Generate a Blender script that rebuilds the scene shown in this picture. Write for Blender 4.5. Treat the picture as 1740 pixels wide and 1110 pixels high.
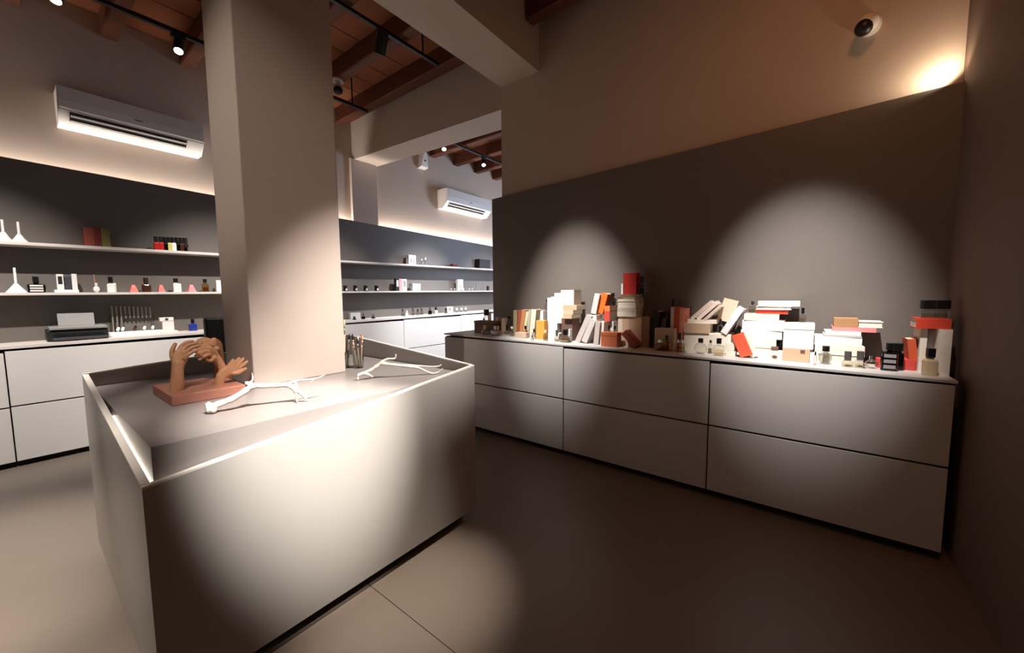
import bpy, bmesh, math, random
from mathutils import Vector, Matrix
random.seed(4)
PI = math.pi
S = bpy.context.scene
COL = S.collection
for o in list(bpy.data.objects): bpy.data.objects.remove(o)

# ---------------------------------------------------------------- camera, world, exposure
cd = bpy.data.cameras.new('camera'); cam = bpy.data.objects.new('camera', cd); COL.objects.link(cam)
cd.sensor_width = 36; cd.lens = 36*648.64/1740; cd.clip_start = .02
yaw, pitch, roll = 0.651354, -0.0812534, -0.0079198
fw = Vector((math.cos(yaw)*math.cos(pitch), math.sin(yaw)*math.cos(pitch), math.sin(pitch)))
r0 = Vector((math.sin(yaw), -math.cos(yaw), 0)); u0 = r0.cross(fw)
rt = math.cos(roll)*r0+math.sin(roll)*u0; up = -math.sin(roll)*r0+math.cos(roll)*u0
cam.matrix_world = Matrix(((rt.x, up.x, -fw.x, 0), (rt.y, up.y, -fw.y, 0), (rt.z, up.z, -fw.z, 1.35), (0, 0, 0, 1)))
S.camera = cam
W = bpy.data.worlds.new('world'); S.world = W; W.use_nodes = True
W.node_tree.nodes['Background'].inputs[0].default_value = (.30, .20, .14, 1)
W.node_tree.nodes['Background'].inputs[1].default_value = .05
S.view_settings.view_transform = 'Standard'; S.view_settings.look = 'None'
S.view_settings.gamma = 1; S.view_settings.use_curve_mapping = False
S.view_settings.exposure = 0.0
S.cycles.max_bounces = 10; S.cycles.transmission_bounces = 10; S.cycles.transparent_max_bounces = 12
S.cycles.sample_clamp_indirect = 3; S.cycles.caustics_reflective = False; S.cycles.caustics_refractive = False
try:
    S.cycles.use_denoising = True
except Exception: pass

# ---------------------------------------------------------------- lights
def area(name, loc, tgt, sx, sy, w, col, spread=180):
    l = bpy.data.lights.new(name, 'AREA'); l.shape = 'RECTANGLE'; l.size = sx; l.size_y = sy; l.energy = w; l.color = col
    l.spread = math.radians(spread)
    o = bpy.data.objects.new(name, l); COL.objects.link(o); o.location = loc
    d = Vector(tgt)-Vector(loc); o.rotation_euler = d.to_track_quat('-Z', 'Y').to_euler(); return o
def spot(name, loc, tgt, w, ang, blend, col=(1, .90, .80), rad=.03):
    l = bpy.data.lights.new(name, 'SPOT'); l.energy = w; l.spot_size = math.radians(ang); l.spot_blend = blend; l.color = col
    l.shadow_soft_size = rad
    o = bpy.data.objects.new(name, l); COL.objects.link(o); o.location = loc
    d = Vector(tgt)-Vector(loc); o.rotation_euler = d.to_track_quat('-Z', 'Y').to_euler(); return o
WARM = (1, .86, .74); NEUT = (1, .93, .86); COOL = (.62, .76, 1)
area('cove_light_back', (2.2, 5.415, 2.36), (2.2, 5.44, 3.2), 10.0, .03, 85, (1, .91, .84))
spot('corner_glow', (3.165, -.60, 2.50), (3.25, -.25, 2.95), 7, 165, .9, (1, .78, .56), .01)
# spots on the long counter
spot('counter_spot_right', (1.45, .05, 3.75), (3.10, .02, 1.18), 1050, 28, 1.0, (1, .94, .89))
spot('counter_spot_left', (1.45, 1.66, 3.75), (3.10, 1.70, 1.14), 1150, 28, 1.0, (1, .94, .89))
# island
spot('island_front_spot', (.45, -.25, 3.6), (.73, 1.54, 1.0), 2700, 18, 1.0, NEUT)
spot('island_top_spot', (1.9, -.25, 3.6), (1.36, 2.2, .98), 1350, 27, 1.0, NEUT)
spot('sculpture_spot', (-.3, .6, 3.7), (.48, 2.2, 1.0), 270, 17, 1.0, NEUT)
spot('island_floor_spot', (1.0, .95, 3.75), (1.0, 1.40, 0), 800, 18, 1.0, WARM)
spot('left_floor_spot', (-.5, 3.1, 3.75), (-.38, 3.2, 0), 1250, 36, 1.0, (1, .89, .79))
spot('left_floor_spot', (-.5, 1.85, 3.7), (-.36, 2.0, 0), 800, 30, 1.0, (1, .89, .79))
# back wall
for x, w, c in ((-.25, 760, NEUT), (1.5, 760, NEUT), (2.7, 520, (1, .95, .92)), (4.45, 1300, (.97, .96, 1)), (6.1, 1100, (.95, .95, 1))):
    spot('wall_spot', (x, 3.2, 3.78), (x, 5.1, .95), w, 46, 1.0, c)
area('second_room_cool_fill', (7.3, 3.0, 2.4), (4.5, 5.3, 2.6), 1.2, 1.6, 90, COOL)  # added bluish light standing in for daylight, no window here
area('end_wall_glow', (1.6, -.35, 3.6), (2.6, -.6, 1.5), .3, .3, 8, (1, .42, .16))
area('ambient_fill', (-.8, .8, 3.7), (-.8, .8, 0), 1.5, 1.2, 3, (1, .70, .5))  # added fill for the warm bounce in the shadows

spot('pillar_side_fill', (-2.2, 1.1, 3.6), (.72, 2.4, 2.1), 260, 26, 1.0, WARM)  # added fill that brightens the left face of the pillar


# ---------------------------------------------------------------- materials
MC = {}
def lin(c): return tuple((x/12.92 if x <= .04045 else ((x+.055)/1.055)**2.4) for x in c)
def mat(name, rgb, rough=.6, metal=0, noise=0, scale=8, bump=0, emit=0, trans=0, ior=1.45, spec=.5, stretch=None):
    if name in MC: return MC[name]
    m = bpy.data.materials.new(name); m.use_nodes = True; n = m.node_tree.nodes; L = m.node_tree.links
    b = n['Principled BSDF']; c = lin(rgb)+(1,)
    b.inputs['Base Color'].default_value = c; b.inputs['Roughness'].default_value = rough; b.inputs['Metallic'].default_value = metal
    b.inputs['Specular IOR Level'].default_value = spec
    if trans: b.inputs['Transmission Weight'].default_value = trans; b.inputs['IOR'].default_value = ior
    if emit: b.inputs['Emission Color'].default_value = c; b.inputs['Emission Strength'].default_value = emit
    if noise or bump:
        tc = n.new('ShaderNodeTexCoord'); mp = n.new('ShaderNodeMapping'); nz = n.new('ShaderNodeTexNoise')
        L.new(tc.outputs['Object'], mp.inputs[0]); L.new(mp.outputs[0], nz.inputs[0])
        if stretch: mp.inputs['Scale'].default_value = stretch
        nz.inputs['Scale'].default_value = scale; nz.inputs['Detail'].default_value = 6
        if noise:
            mx = n.new('ShaderNodeMix'); mx.data_type = 'RGBA'
            mx.inputs[6].default_value = tuple(x*(1-noise) for x in c[:3])+(1,); mx.inputs[7].default_value = tuple(min(1, x*(1+noise)) for x in c[:3])+(1,)
            L.new(nz.outputs[0], mx.inputs[0]); L.new(mx.outputs[2], b.inputs['Base Color'])
        if bump:
            bp = n.new('ShaderNodeBump'); bp.inputs['Strength'].default_value = bump; bp.inputs['Distance'].default_value = .01
            L.new(nz.outputs[0], bp.inputs['Height']); L.new(bp.outputs[0], b.inputs['Normal'])
    MC[name] = m; return m
PLASTER = mat('plaster', (.78, .71, .65), .9, noise=.05, scale=2, bump=.05)
COLUMNM = mat('column_plaster', (.74, .68, .64), .75, noise=.04, scale=2, bump=.03)
PANEL = mat('dark_panel', (.41, .385, .365), .5, noise=.03, scale=3)
CABA = mat('pale_laminate', (.84, .825, .81), .5, noise=.02, scale=3)
CABB = mat('shaded_laminate', (.80, .79, .78), .42, noise=.03, scale=3)  # same laminate as the back cabinets, greyed for the weaker light here
ISL = mat('island_laminate', (.65, .635, .615), .38, noise=.03, scale=4)
ISLTOP = mat('island_top', (.545, .52, .51), .32, noise=.03, scale=4)
RIM = mat('rim_edge', (.93, .91, .88), .5)  # pale panel edges, whitened to carry the spotlight on them
DARK = mat('dark_recess', (.10, .09, .085), .7)
SHELFM = mat('shelf_white', (.83, .80, .775), .5)
FLOORM = mat('resin_floor', (.44, .40, .365), .42, noise=.14, scale=1.6, bump=.02)
WOOD = mat('ceiling_wood', (.38, .20, .11), .7, noise=.35, scale=3, bump=.2, stretch=(10, 1, 10))
WOOD2 = mat('ceiling_board', (.54, .30, .17), .8, noise=.25, scale=2.5, bump=.2)
BLACK = mat('black_metal', (.05, .05, .05), .45)
WHITEP = mat('white_plastic', (.90, .88, .855), .35)
GREYP = mat('grey_plastic', (.55, .55, .54), .4)
LAMP = mat('lamp_lens', (1, .96, .9), .5, emit=14)
STEELM = mat('steel', (.75, .74, .72), .25, metal=1)
CARVED = mat('carved_wood', (.72, .52, .38), .5, noise=.16, scale=9, bump=.08, stretch=(6, 6, 1.2))
SLABW = mat('red_wood', (.65, .43, .36), .5, noise=.14, scale=8, bump=.05, stretch=(1, 5, 5))
DRIFT = mat('bleached_driftwood', (.84, .81, .765), .6, noise=.12, scale=18, bump=.25)
def glassmat(name, tint, gloss=.35):
    m = bpy.data.materials.new(name); m.use_nodes = True; n = m.node_tree.nodes; L = m.node_tree.links; n.clear()
    out = n.new('ShaderNodeOutputMaterial'); tr = n.new('ShaderNodeBsdfTransparent'); gl = n.new('ShaderNodeBsdfGlossy'); mx = n.new('ShaderNodeMixShader'); lw = n.new('ShaderNodeLayerWeight')
    tr.inputs[0].default_value = lin(tint)+(1,); gl.inputs['Roughness'].default_value = .06; lw.inputs['Blend'].default_value = gloss
    L.new(lw.outputs['Facing'], mx.inputs[0]); L.new(tr.outputs[0], mx.inputs[1]); L.new(gl.outputs[0], mx.inputs[2]); L.new(mx.outputs[0], out.inputs[0]); MC[name] = m; return m
GLASSC = glassmat('clear_glass', (.95, .95, .94))
RGB = dict(brown=(.36, .26, .21), white=(.93, .915, .90), beige=(.80, .72, .63), beige2=(.85, .78, .71), olive=(.62, .56, .42), redbrown=(.62, .32, .22), tan=(.76, .53, .36),
 cream=(.93, .86, .72), sage=(.72, .70, .62), cream2=(.90, .86, .79), cream3=(.82, .77, .69), orangeyellow=(.87, .64, .30), greywhite=(.82, .80, .79), darkbrown=(.40, .30, .26), kraft=(.78, .66, .55),
 kraft2=(.83, .71, .61), kraft3=(.86, .77, .68), kraftdark=(.60, .46, .37), lightgrey=(.76, .73, .71), lightgrey2=(.81, .78, .76), red=(.80, .28, .24), red2=(.72, .13, .10), red3=(.80, .25, .16), orange=(.90, .43, .13),
 orange2=(.92, .50, .26), pinkwhite=(.93, .85, .82), orangebrown=(.72, .40, .24), redbrown2=(.55, .24, .18), black=(.07, .07, .075), mauve=(.50, .44, .44), darkorange=(.78, .33, .19), salmon=(.87, .55, .47),
 creamwhite=(.93, .89, .83), redorange=(.86, .36, .24), pagewhite=(.92, .89, .84), whiteblue=(.90, .895, .915), rose=(.85, .53, .52), goldbrown=(.66, .50, .35), maroonbox=(.42, .12, .10), olive2=(.48, .45, .22), darkgrey=(.22, .22, .23),
 coral=(.96, .40, .36), coralpink=(.95, .48, .50), pinkbox=(.88, .58, .60), grey=(.55, .54, .54), page=(.90, .87, .80))
def cm(k): return mat('c_'+k, RGB[k], .6, noise=.05, scale=12)
GL = {'clear': GLASSC, 'smoke': glassmat('smoky_glass', (.72, .69, .66)), 'amberlight': glassmat('amber_glass', (.93, .84, .70)), 'black': mat('black_glass', (.03, .03, .035), .12),
 'redglass': mat('red_glass', (.72, .17, .15), .15), 'yellowglass': mat('yellow_green_glass', (.80, .77, .45), .2), 'whiteop': mat('opal_glass', (.93, .92, .90), .25), 'brownglass': mat('brown_glass', (.26, .15, .10), .15),
 'beigeliq': mat('beige_glass', (.78, .70, .58), .12), 'blue': mat('blue_glass', (.16, .22, .55), .12)}
CAPM = {'black': mat('cap_black', (.045, .045, .045), .35), 'copper': mat('cap_copper', (.85, .62, .50), .3, metal=.5), 'steel': STEELM, 'white': mat('cap_white', (.92, .90, .88), .4), 'maroon': mat('cap_maroon', (.22, .07, .06), .4), 'peach': mat('cap_peach', (.92, .82, .74), .4),
 'grey': mat('cap_grey', (.30, .29, .28), .3), 'brownop': mat('cap_brown', (.20, .11, .08), .4)}

# ---------------------------------------------------------------- mesh helpers
def bm_new(): return bmesh.new()
def bx(bm, x0, x1, y0, y1, z0, z1, M=None):
    v = [bm.verts.new(Vector(p) if M is None else M @ Vector(p)) for p in ((x0, y0, z0), (x1, y0, z0), (x1, y1, z0), (x0, y1, z0), (x0, y0, z1), (x1, y0, z1), (x1, y1, z1), (x0, y1, z1))]
    for f in ((3, 2, 1, 0), (4, 5, 6, 7), (0, 1, 5, 4), (1, 2, 6, 5), (2, 3, 7, 6), (3, 0, 4, 7)): bm.faces.new([v[i] for i in f])
def hexa(bm, p):
    v = [bm.verts.new(q) for q in p]
    for f in ((3, 2, 1, 0), (4, 5, 6, 7), (0, 1, 5, 4), (1, 2, 6, 5), (2, 3, 7, 6), (3, 0, 4, 7)): bm.faces.new([v[i] for i in f])
def lathe(bm, prof, n=20, M=None, sx=1, sy=1, sq=0):
    """prof = [(r,z)...]; sq>0 squares the section (superellipse)"""
    rings = []
    for r, z in prof:
        ring = []
        for i in range(n):
            a = 2*PI*(i+.5)/n; c, s = math.cos(a), math.sin(a)
            k = 1 if not sq else 1/(abs(c)**sq+abs(s)**sq)**(1/sq)
            p = Vector((r*c*k*sx, r*s*k*sy, z)); ring.append(bm.verts.new(p if M is None else M @ p))
        rings.append(ring)
    for a, b in zip(rings, rings[1:]):
        for i in range(n): bm.faces.new((a[i], a[(i+1) % n], b[(i+1) % n], b[i]))
    bm.faces.new(rings[0][::-1]); bm.faces.new(rings[-1])
def tube(bm, pts, rad, n=8, flat=None, cap=True):
    pts = [Vector(p) for p in pts]
    if not isinstance(rad, (list, tuple)): rad = [rad]*len(pts)
    prev = None; rings = []
    for i, p in enumerate(pts):
        t = (pts[min(i+1, len(pts)-1)]-pts[max(i-1, 0)]).normalized()
        if prev is None: prev = Vector((0, 0, 1)) if abs(t.z) < .9 else Vector((1, 0, 0))
        if flat is not None: prev = Vector(flat)
        s = t.cross(prev).normalized(); u = s.cross(t).normalized(); prev = u
        r = rad[i]; ra, rb = r if isinstance(r, (list, tuple)) else (r, r)
        rings.append([bm.verts.new(p+s*math.cos(2*PI*k/n)*ra+u*math.sin(2*PI*k/n)*rb) for k in range(n)])
    for a, b in zip(rings, rings[1:]):
        for k in range(n): bm.faces.new((a[k], a[(k+1) % n], b[(k+1) % n], b[k]))
    bm.faces.new(rings[0][::-1]); bm.faces.new(rings[-1])
def smoothpts(pts, k=4):
    P = [Vector(p) for p in pts]; out = []
    for i in range(len(P)-1):
        a, b, c, d = P[max(i-1, 0)], P[i], P[i+1], P[min(i+2, len(P)-1)]
        for j in range(k):
            t = j/k
            out.append(.5*((2*b)+(c-a)*t+(2*a-5*b+4*c-d)*t*t+(3*b-a-3*c+d)*t**3))
    return out+[P[-1]]
def lerplist(r, n):
    out = []
    for i in range(n):
        t = i*(len(r)-1)/(n-1); j = min(int(t), len(r)-2); out.append(r[j]+(r[j+1]-r[j])*(t-j))
    return out
def link(name, bm, m, parent=None, bevel=0, smooth=False, seg=2, loc=None):
    bmesh.ops.recalc_face_normals(bm, faces=bm.faces)
    if bevel: bmesh.ops.bevel(bm, geom=list(bm.edges), offset=bevel, segments=seg, affect='EDGES', profile=.5, clamp_overlap=True)
    me = bpy.data.meshes.new(name); bm.to_mesh(me); bm.free(); me.materials.append(m)
    if smooth:
        for p in me.polygons: p.use_smooth = True
    o = bpy.data.objects.new(name, me); COL.objects.link(o)
    if loc: o.location = loc
    if parent: o.parent = parent
    return o
def empty(name, loc=(0, 0, 0)):
    o = bpy.data.objects.new(name, None); COL.objects.link(o); o.location = loc; o.empty_display_size = .05; return o
def tag(o, label, cat, group=None):
    o['label'] = label; o['category'] = cat
    if group: o['group'] = group
    return o
def struct(o, label=None):
    o['kind'] = 'structure'
    if label: o['label'] = label
    return o
def sbox(name, b, m, label=None, parent=None, bevel=0):
    bm = bm_new(); bx(bm, *b); o = link(name, bm, m, parent, bevel)
    return struct(o, label) if parent is None else o
# ================================================================ room shell
YA, XB, YR, HC = 5.46, 3.25, -.645, 4.05
bm = bm_new(); bx(bm, -3.6, 7.7, -.9, 5.7, -.12, -.012); floor = struct(link('floor', bm, DARK), 'taupe poured resin floor with fine joints')
xs = [-3.6, -1.05, .931, 3.45, 5.5, 7.7]; ys = [-.9, 5.7]
for i in range(5):
    bm = bm_new(); bx(bm, xs[i]+.0015, xs[i+1]-.0015, ys[0], ys[1], -.02, 0); link('floor_slab', bm, FLOORM, floor)
sbox('wall_back', (-3.6, 7.7, YA, YA+.2, 0, HC), PLASTER, 'off-white plaster wall behind the shelves')
sbox('wall_left', (-3.8, -3.6, -.9, 5.66, 0, HC), PLASTER, 'plaster wall closing the shop on the left')
sbox('wall_front', (-3.6, 3.65, YR-.2, YR, 0, HC), mat('end_wall_dimmed', (.42, .34, .29), .8, noise=.06, scale=2), 'plaster end wall close to the camera')  # plaster darkened in its colour to keep the end wall dim
sbox('wall_right', (XB, XB+.4, YR, 2.598, 0, HC), PLASTER, 'plaster dividing wall above the dark panel')
bm = bm_new(); hexa(bm, [(XB, 2.598, 3.286), (XB+.4, 2.598, 3.286), (XB+.4, YA, 3.39), (XB, YA, 3.39), (XB, 2.598, HC), (XB+.4, 2.598, HC), (XB+.4, YA, HC), (XB, YA, HC)])
struct(link('trim_1', bm, PLASTER), 'plaster lintel over the opening to the second room')
sbox('wall_divider', (3.2, 3.62, 5.405, YA, 0, 3.4), PLASTER, 'shallow plaster pilaster under the lintel')
sbox('wall_far', (7.5, 7.7, 1.2, 5.66, 0, HC), PLASTER, 'plaster wall at the end of the second room')
sbox('wall_side', (3.65, 7.5, 1.0, 1.2, 0, HC), PLASTER, 'plaster side wall of the second room')
# big plaster beam, pillar
sbox('trim_2', (-3.6, XB, 2.125, 2.585, 3.50, HC), PLASTER, 'plastered ceiling beam running into the dividing wall')
sbox('wall_pillar', (.722, 1.212, 2.2, 2.6, .893, 3.52), COLUMNM, 'square grey plaster pillar rising through the display island', bevel=.006)
# ceiling: boards on joists
ceil = sbox('ceiling', (-3.8, 7.7, -.9, 5.66, HC+.03, HC+.2), WOOD2, 'wooden ceiling with exposed joists')
jm = None
for i in range(19):
    x = -3.3+i*.58
    for (a, b) in ((2.585, YA), (YR, 2.125)):
        if x > XB-.15 and b < 3: continue
        if XB-.15 < x < XB+.5: continue
        bm = bm_new(); bx(bm, x-.06, x+.06, a, b, 3.85, HC+.03); link('joist', bm, WOOD, ceil, bevel=.012, seg=1)
for k in range(9):
    y0 = 2.585+k*(YA-2.585)/9
    bm = bm_new(); bx(bm, -3.6, 7.5, y0+.006, y0+(YA-2.585)/9-.006, HC, HC+.03); link('ceiling_board', bm, WOOD2, ceil)
for k in range(9):
    y0 = YR+k*(2.125-YR)/9
    bm = bm_new(); bx(bm, -3.6, 3.25, y0+.006, y0+(2.125-YR)/9-.006, HC, HC+.03); link('ceiling_board', bm, WOOD2, ceil)
bm = bm_new(); bx(bm, XB-.05, XB, 2.6, YA, 3.93, HC); link('wall_plate', bm, WOOD, ceil)
# dark wall panels
bm = bm_new(); zl = lambda x: 2.535-.0205*x
hexa(bm, [(-3.55, 5.35, .1), (7.45, 5.35, .1), (7.45, 5.375, .1), (-3.55, 5.375, .1), (-3.55, 5.35, zl(-3.55)), (7.45, 5.35, zl(7.45)), (7.45, 5.375, zl(7.45)), (-3.55, 5.375, zl(-3.55))])
struct(link('trim_3', bm, PANEL), 'dark grey back panel behind the shelves with glowing top edge')
bm = bm_new(); XP = 3.2
hexa(bm, [(XP, YR, .1), (XP+.025, YR, .1), (XP+.025, 2.695, .1), (XP, 2.695, .1), (XP, YR, 2.481), (XP+.025, YR, 2.481), (XP+.025, 2.695, 2.376), (XP, 2.695, 2.376)])
struct(link('trim_4', bm, PANEL), 'dark grey panel behind the long counter of books')

# ================================================================ cabinets and worktops
def cabinet(label, grp, axis, a, b, front, depth, ztop, M, zseam=.489):
    """axis 'x' : runs along X with fronts facing -Y; axis 'y' : runs along Y with fronts facing -X"""
    def B(bm, u0, u1, d0, d1, z0, z1):
        if axis == 'x': bx(bm, u0, u1, front+d0, front+d1, z0, z1)
        else: bx(bm, front+d0, front+d1, u0, u1, z0, z1)
    t = empty('drawer_cabinet', (((a+b)/2, front+depth/2, 0) if axis == 'x' else (front+depth/2, (a+b)/2, 0))); tag(t, label, 'cabinet', grp)
    off = t.location.copy()
    def mk(name, args, m, bev=0):
        bm = bm_new(); B(bm, *args); bmesh.ops.translate(bm, verts=bm.verts, vec=-off); return link(name, bm, m, t, bev)
    g = .004
    mk('carcass', (a+.002, b-.002, .022, depth, .05, ztop-.004), DARK)
    mk('drawer_front', (a+g, b-g, 0, .02, .05, zseam-.006), M, .0015)
    mk('drawer_front', (a+g, b-g, 0, .02, zseam+.006, ztop-.012), M, .0015)
    mk('toe_kick', (a, b, .06, .08, 0, .05), DARK)
    return t
seams = [-3.55, -2.575, -1.315, -.055, 1.205, 2.465, 3.725, 4.985, 6.245, 7.45]
nm = ['left of the frame', 'second from the left wall', 'leftmost in view', 'under the printer and vial tray', 'half hidden behind the pillar', 'just right of the pillar', 'beyond the island corner', 'far along the back wall', 'last along the back wall']
for i in range(1, 9):
    cabinet('pale two drawer cabinet on the back wall, '+nm[i], 'pale drawer cabinets along the back wall', 'x', seams[i], seams[i+1], 4.975, .36, .953+.0105*(seams[i]+seams[i+1])/2-.006, CABA, .497+.005*seams[i])
for a, b, l in ((-.605, .464, 'right end, by the end wall'), (.464, 1.552, 'middle, under the grey books'), (1.552, 2.97, 'left end, by the room opening')):
    cabinet('grey two drawer cabinet of the long book counter, '+l, 'grey drawer cabinets under the books', 'y', a, b, 2.731, .46, .911+.0107*((a+b)/2+.6)-.006, CABB, .487)
def top_x(name, x0, x1, y0, y1, zf, th, m):
    bm = bm_new(); hexa(bm, [(x0, y0, zf(x0)-th), (x1, y0, zf(x1)-th), (x1, y1, zf(x1)-th), (x0, y1, zf(x0)-th), (x0, y0, zf(x0)), (x1, y0, zf(x1)), (x1, y1, zf(x1)), (x0, y1, zf(x0))]); return link(name, bm, m, bevel=.0015)
tag(top_x('worktop', -2.6, 7.4, 4.965, 5.348, lambda x: .985+.0105*x, .026, SHELFM), 'long white worktop along the back wall under the shelves', 'worktop')
bm = bm_new(); zb = lambda y: .911+.0107*(y+.6)+.012
hexa(bm, [(2.728, -.608, zb(-.6)-.014), (3.198, -.608, zb(-.6)-.014), (3.198, 2.975, zb(2.97)-.014), (2.728, 2.975, zb(2.97)-.014), (2.728, -.608, zb(-.6)), (3.198, -.608, zb(-.6)), (3.198, 2.975, zb(2.97)), (2.728, 2.975, zb(2.97))])
tag(link('worktop', bm, CABB, bevel=.001), 'thin grey worktop carrying the piled books and bottles', 'worktop')
z1 = lambda x: 1.820+.0127*x; z2 = lambda x: 1.404+.008*x
tag(top_x('wall_shelf', -2.6, 7.4, 5.13, 5.349, z1, .026, SHELFM), 'upper white shelf along the dark back panel', 'shelf', 'white shelves along the back panel')
tag(top_x('wall_shelf', -2.6, 7.4, 5.13, 5.349, z2, .022, SHELFM), 'middle white shelf along the dark back panel', 'shelf', 'white shelves along the back panel')

# ================================================================ display island
isl = empty('display_island', (.92, 2.25, 0)); tag(isl, 'grey display island with slanted pale rim around the pillar', 'display counter')
IO = Vector((.92, 2.25, 0))
X0, X1, Y0, Y1 = .2, 1.651, 1.543, 2.95; TH = .021
FL, FR, BL, BR = .787, .94, .965, 1.05
def iq(name, p, m, bev=0):
    bm = bm_new(); hexa(bm, [Vector(q)-IO for q in p]); return link(name, bm, m, isl, bev)
def panel(name, ax, bx_, ay, by, za, zb_, m, zbot=.056, rim=.006):
    """panel from point a to b (inner offset n) with slanted top"""
    pass
lz = lambda y: FL+(BL-FL)*(y-Y0)/(Y1-Y0); rz = lambda y: FR+(BR-FR)*(y-Y0)/(Y1-Y0); fz = lambda x: FL+(FR-FL)*(x-X0)/(X1-X0); bz = lambda x: BL+(BR-BL)*(x-X0)/(X1-X0)
Rm = .007
iq('front_panel', [(X0, Y0, .056), (X1, Y0, .056), (X1, Y0+TH, .056), (X0, Y0+TH, .056), (X0, Y0, FL-Rm), (X1, Y0, FR-Rm), (X1, Y0+TH, FR-Rm), (X0, Y0+TH, FL-Rm)], ISL)
iq('back_panel', [(X0, Y1-TH, .056), (X1, Y1-TH, .056), (X1, Y1, .056), (X0, Y1, .056), (X0, Y1-TH, BL-Rm), (X1, Y1-TH, BR-Rm), (X1, Y1, BR-Rm), (X0, Y1, BL-Rm)], ISL)
iq('side_panel', [(X0, Y0+TH, .056), (X0+TH, Y0+TH, .056), (X0+TH, Y1-TH, .056), (X0, Y1-TH, .056), (X0, Y0+TH, lz(Y0+TH)-Rm), (X0+TH, Y0+TH, lz(Y0+TH)-Rm), (X0+TH, Y1-TH, lz(Y1-TH)-Rm), (X0, Y1-TH, lz(Y1-TH)-Rm)], ISL)
iq('side_panel', [(X1-TH, Y0+TH, .056), (X1, Y0+TH, .056), (X1, Y1-TH, .056), (X1-TH, Y1-TH, .056), (X1-TH, Y0+TH, rz(Y0+TH)-Rm), (X1, Y0+TH, rz(Y0+TH)-Rm), (X1, Y1-TH, rz(Y1-TH)-Rm), (X1-TH, Y1-TH, rz(Y1-TH)-Rm)], ISL)
def rimq(p, q, n):
    p, q, n = Vector(p), Vector(q), Vector(n)
    lo = Vector((0, 0, -Rm))
    iq('rim_edge', [p+lo, q+lo, q+n+lo, p+n+lo, p, q, q+n, p+n], RIM)
rimq((X0, Y0, FL), (X1, Y0, FR), (0, TH, 0)); rimq((X0, Y1-TH, BL), (X1, Y1-TH, BR), (0, TH, 0))
rimq((X0, Y0+TH, lz(Y0+TH)), (X0, Y1-TH, lz(Y1-TH)), (TH, 0, 0)); rimq((X1-TH, Y0+TH, rz(Y0+TH)), (X1-TH, Y1-TH, rz(Y1-TH)), (TH, 0, 0))
g = .010
LED = mat('led_strip', (1, .95, .88), .5, emit=5)
iq('light_strip', [(X0+TH+.001, Y0+TH+.02, lz(Y0)-.05), (X0+TH+.008, Y0+TH+.02, lz(Y0)-.05), (X0+TH+.008, 2.3, lz(2.3)-.05), (X0+TH+.001, 2.3, lz(2.3)-.05), (X0+TH+.001, Y0+TH+.02, lz(Y0)-.025), (X0+TH+.008, Y0+TH+.02, lz(Y0)-.025), (X0+TH+.008, 2.3, lz(2.3)-.025), (X0+TH+.001, 2.3, lz(2.3)-.025)], LED)
iq('light_strip', [(X0+TH+.02, Y0+TH+.001, fz(X0)-.05), (1.1, Y0+TH+.001, fz(1.1)-.05), (1.1, Y0+TH+.008, fz(1.1)-.05), (X0+TH+.02, Y0+TH+.008, fz(X0)-.05), (X0+TH+.02, Y0+TH+.001, fz(X0)-.025), (1.1, Y0+TH+.001, fz(1.1)-.025), (1.1, Y0+TH+.008, fz(1.1)-.025), (X0+TH+.02, Y0+TH+.008, fz(X0)-.025)], LED)
bm = bm_new(); bx(bm, X0+TH+g-.92, X1-TH-g-.92, Y0+TH+g-2.25, Y1-TH-g-2.25, .60, .893); link('top_block', bm, ISLTOP, isl, .001)
bm = bm_new(); bx(bm, X0+.07-.92, X1-.07-.92, Y0+.07-2.25, Y1-.07-2.25, 0, .60); link('plinth', bm, DARK, isl)

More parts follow.
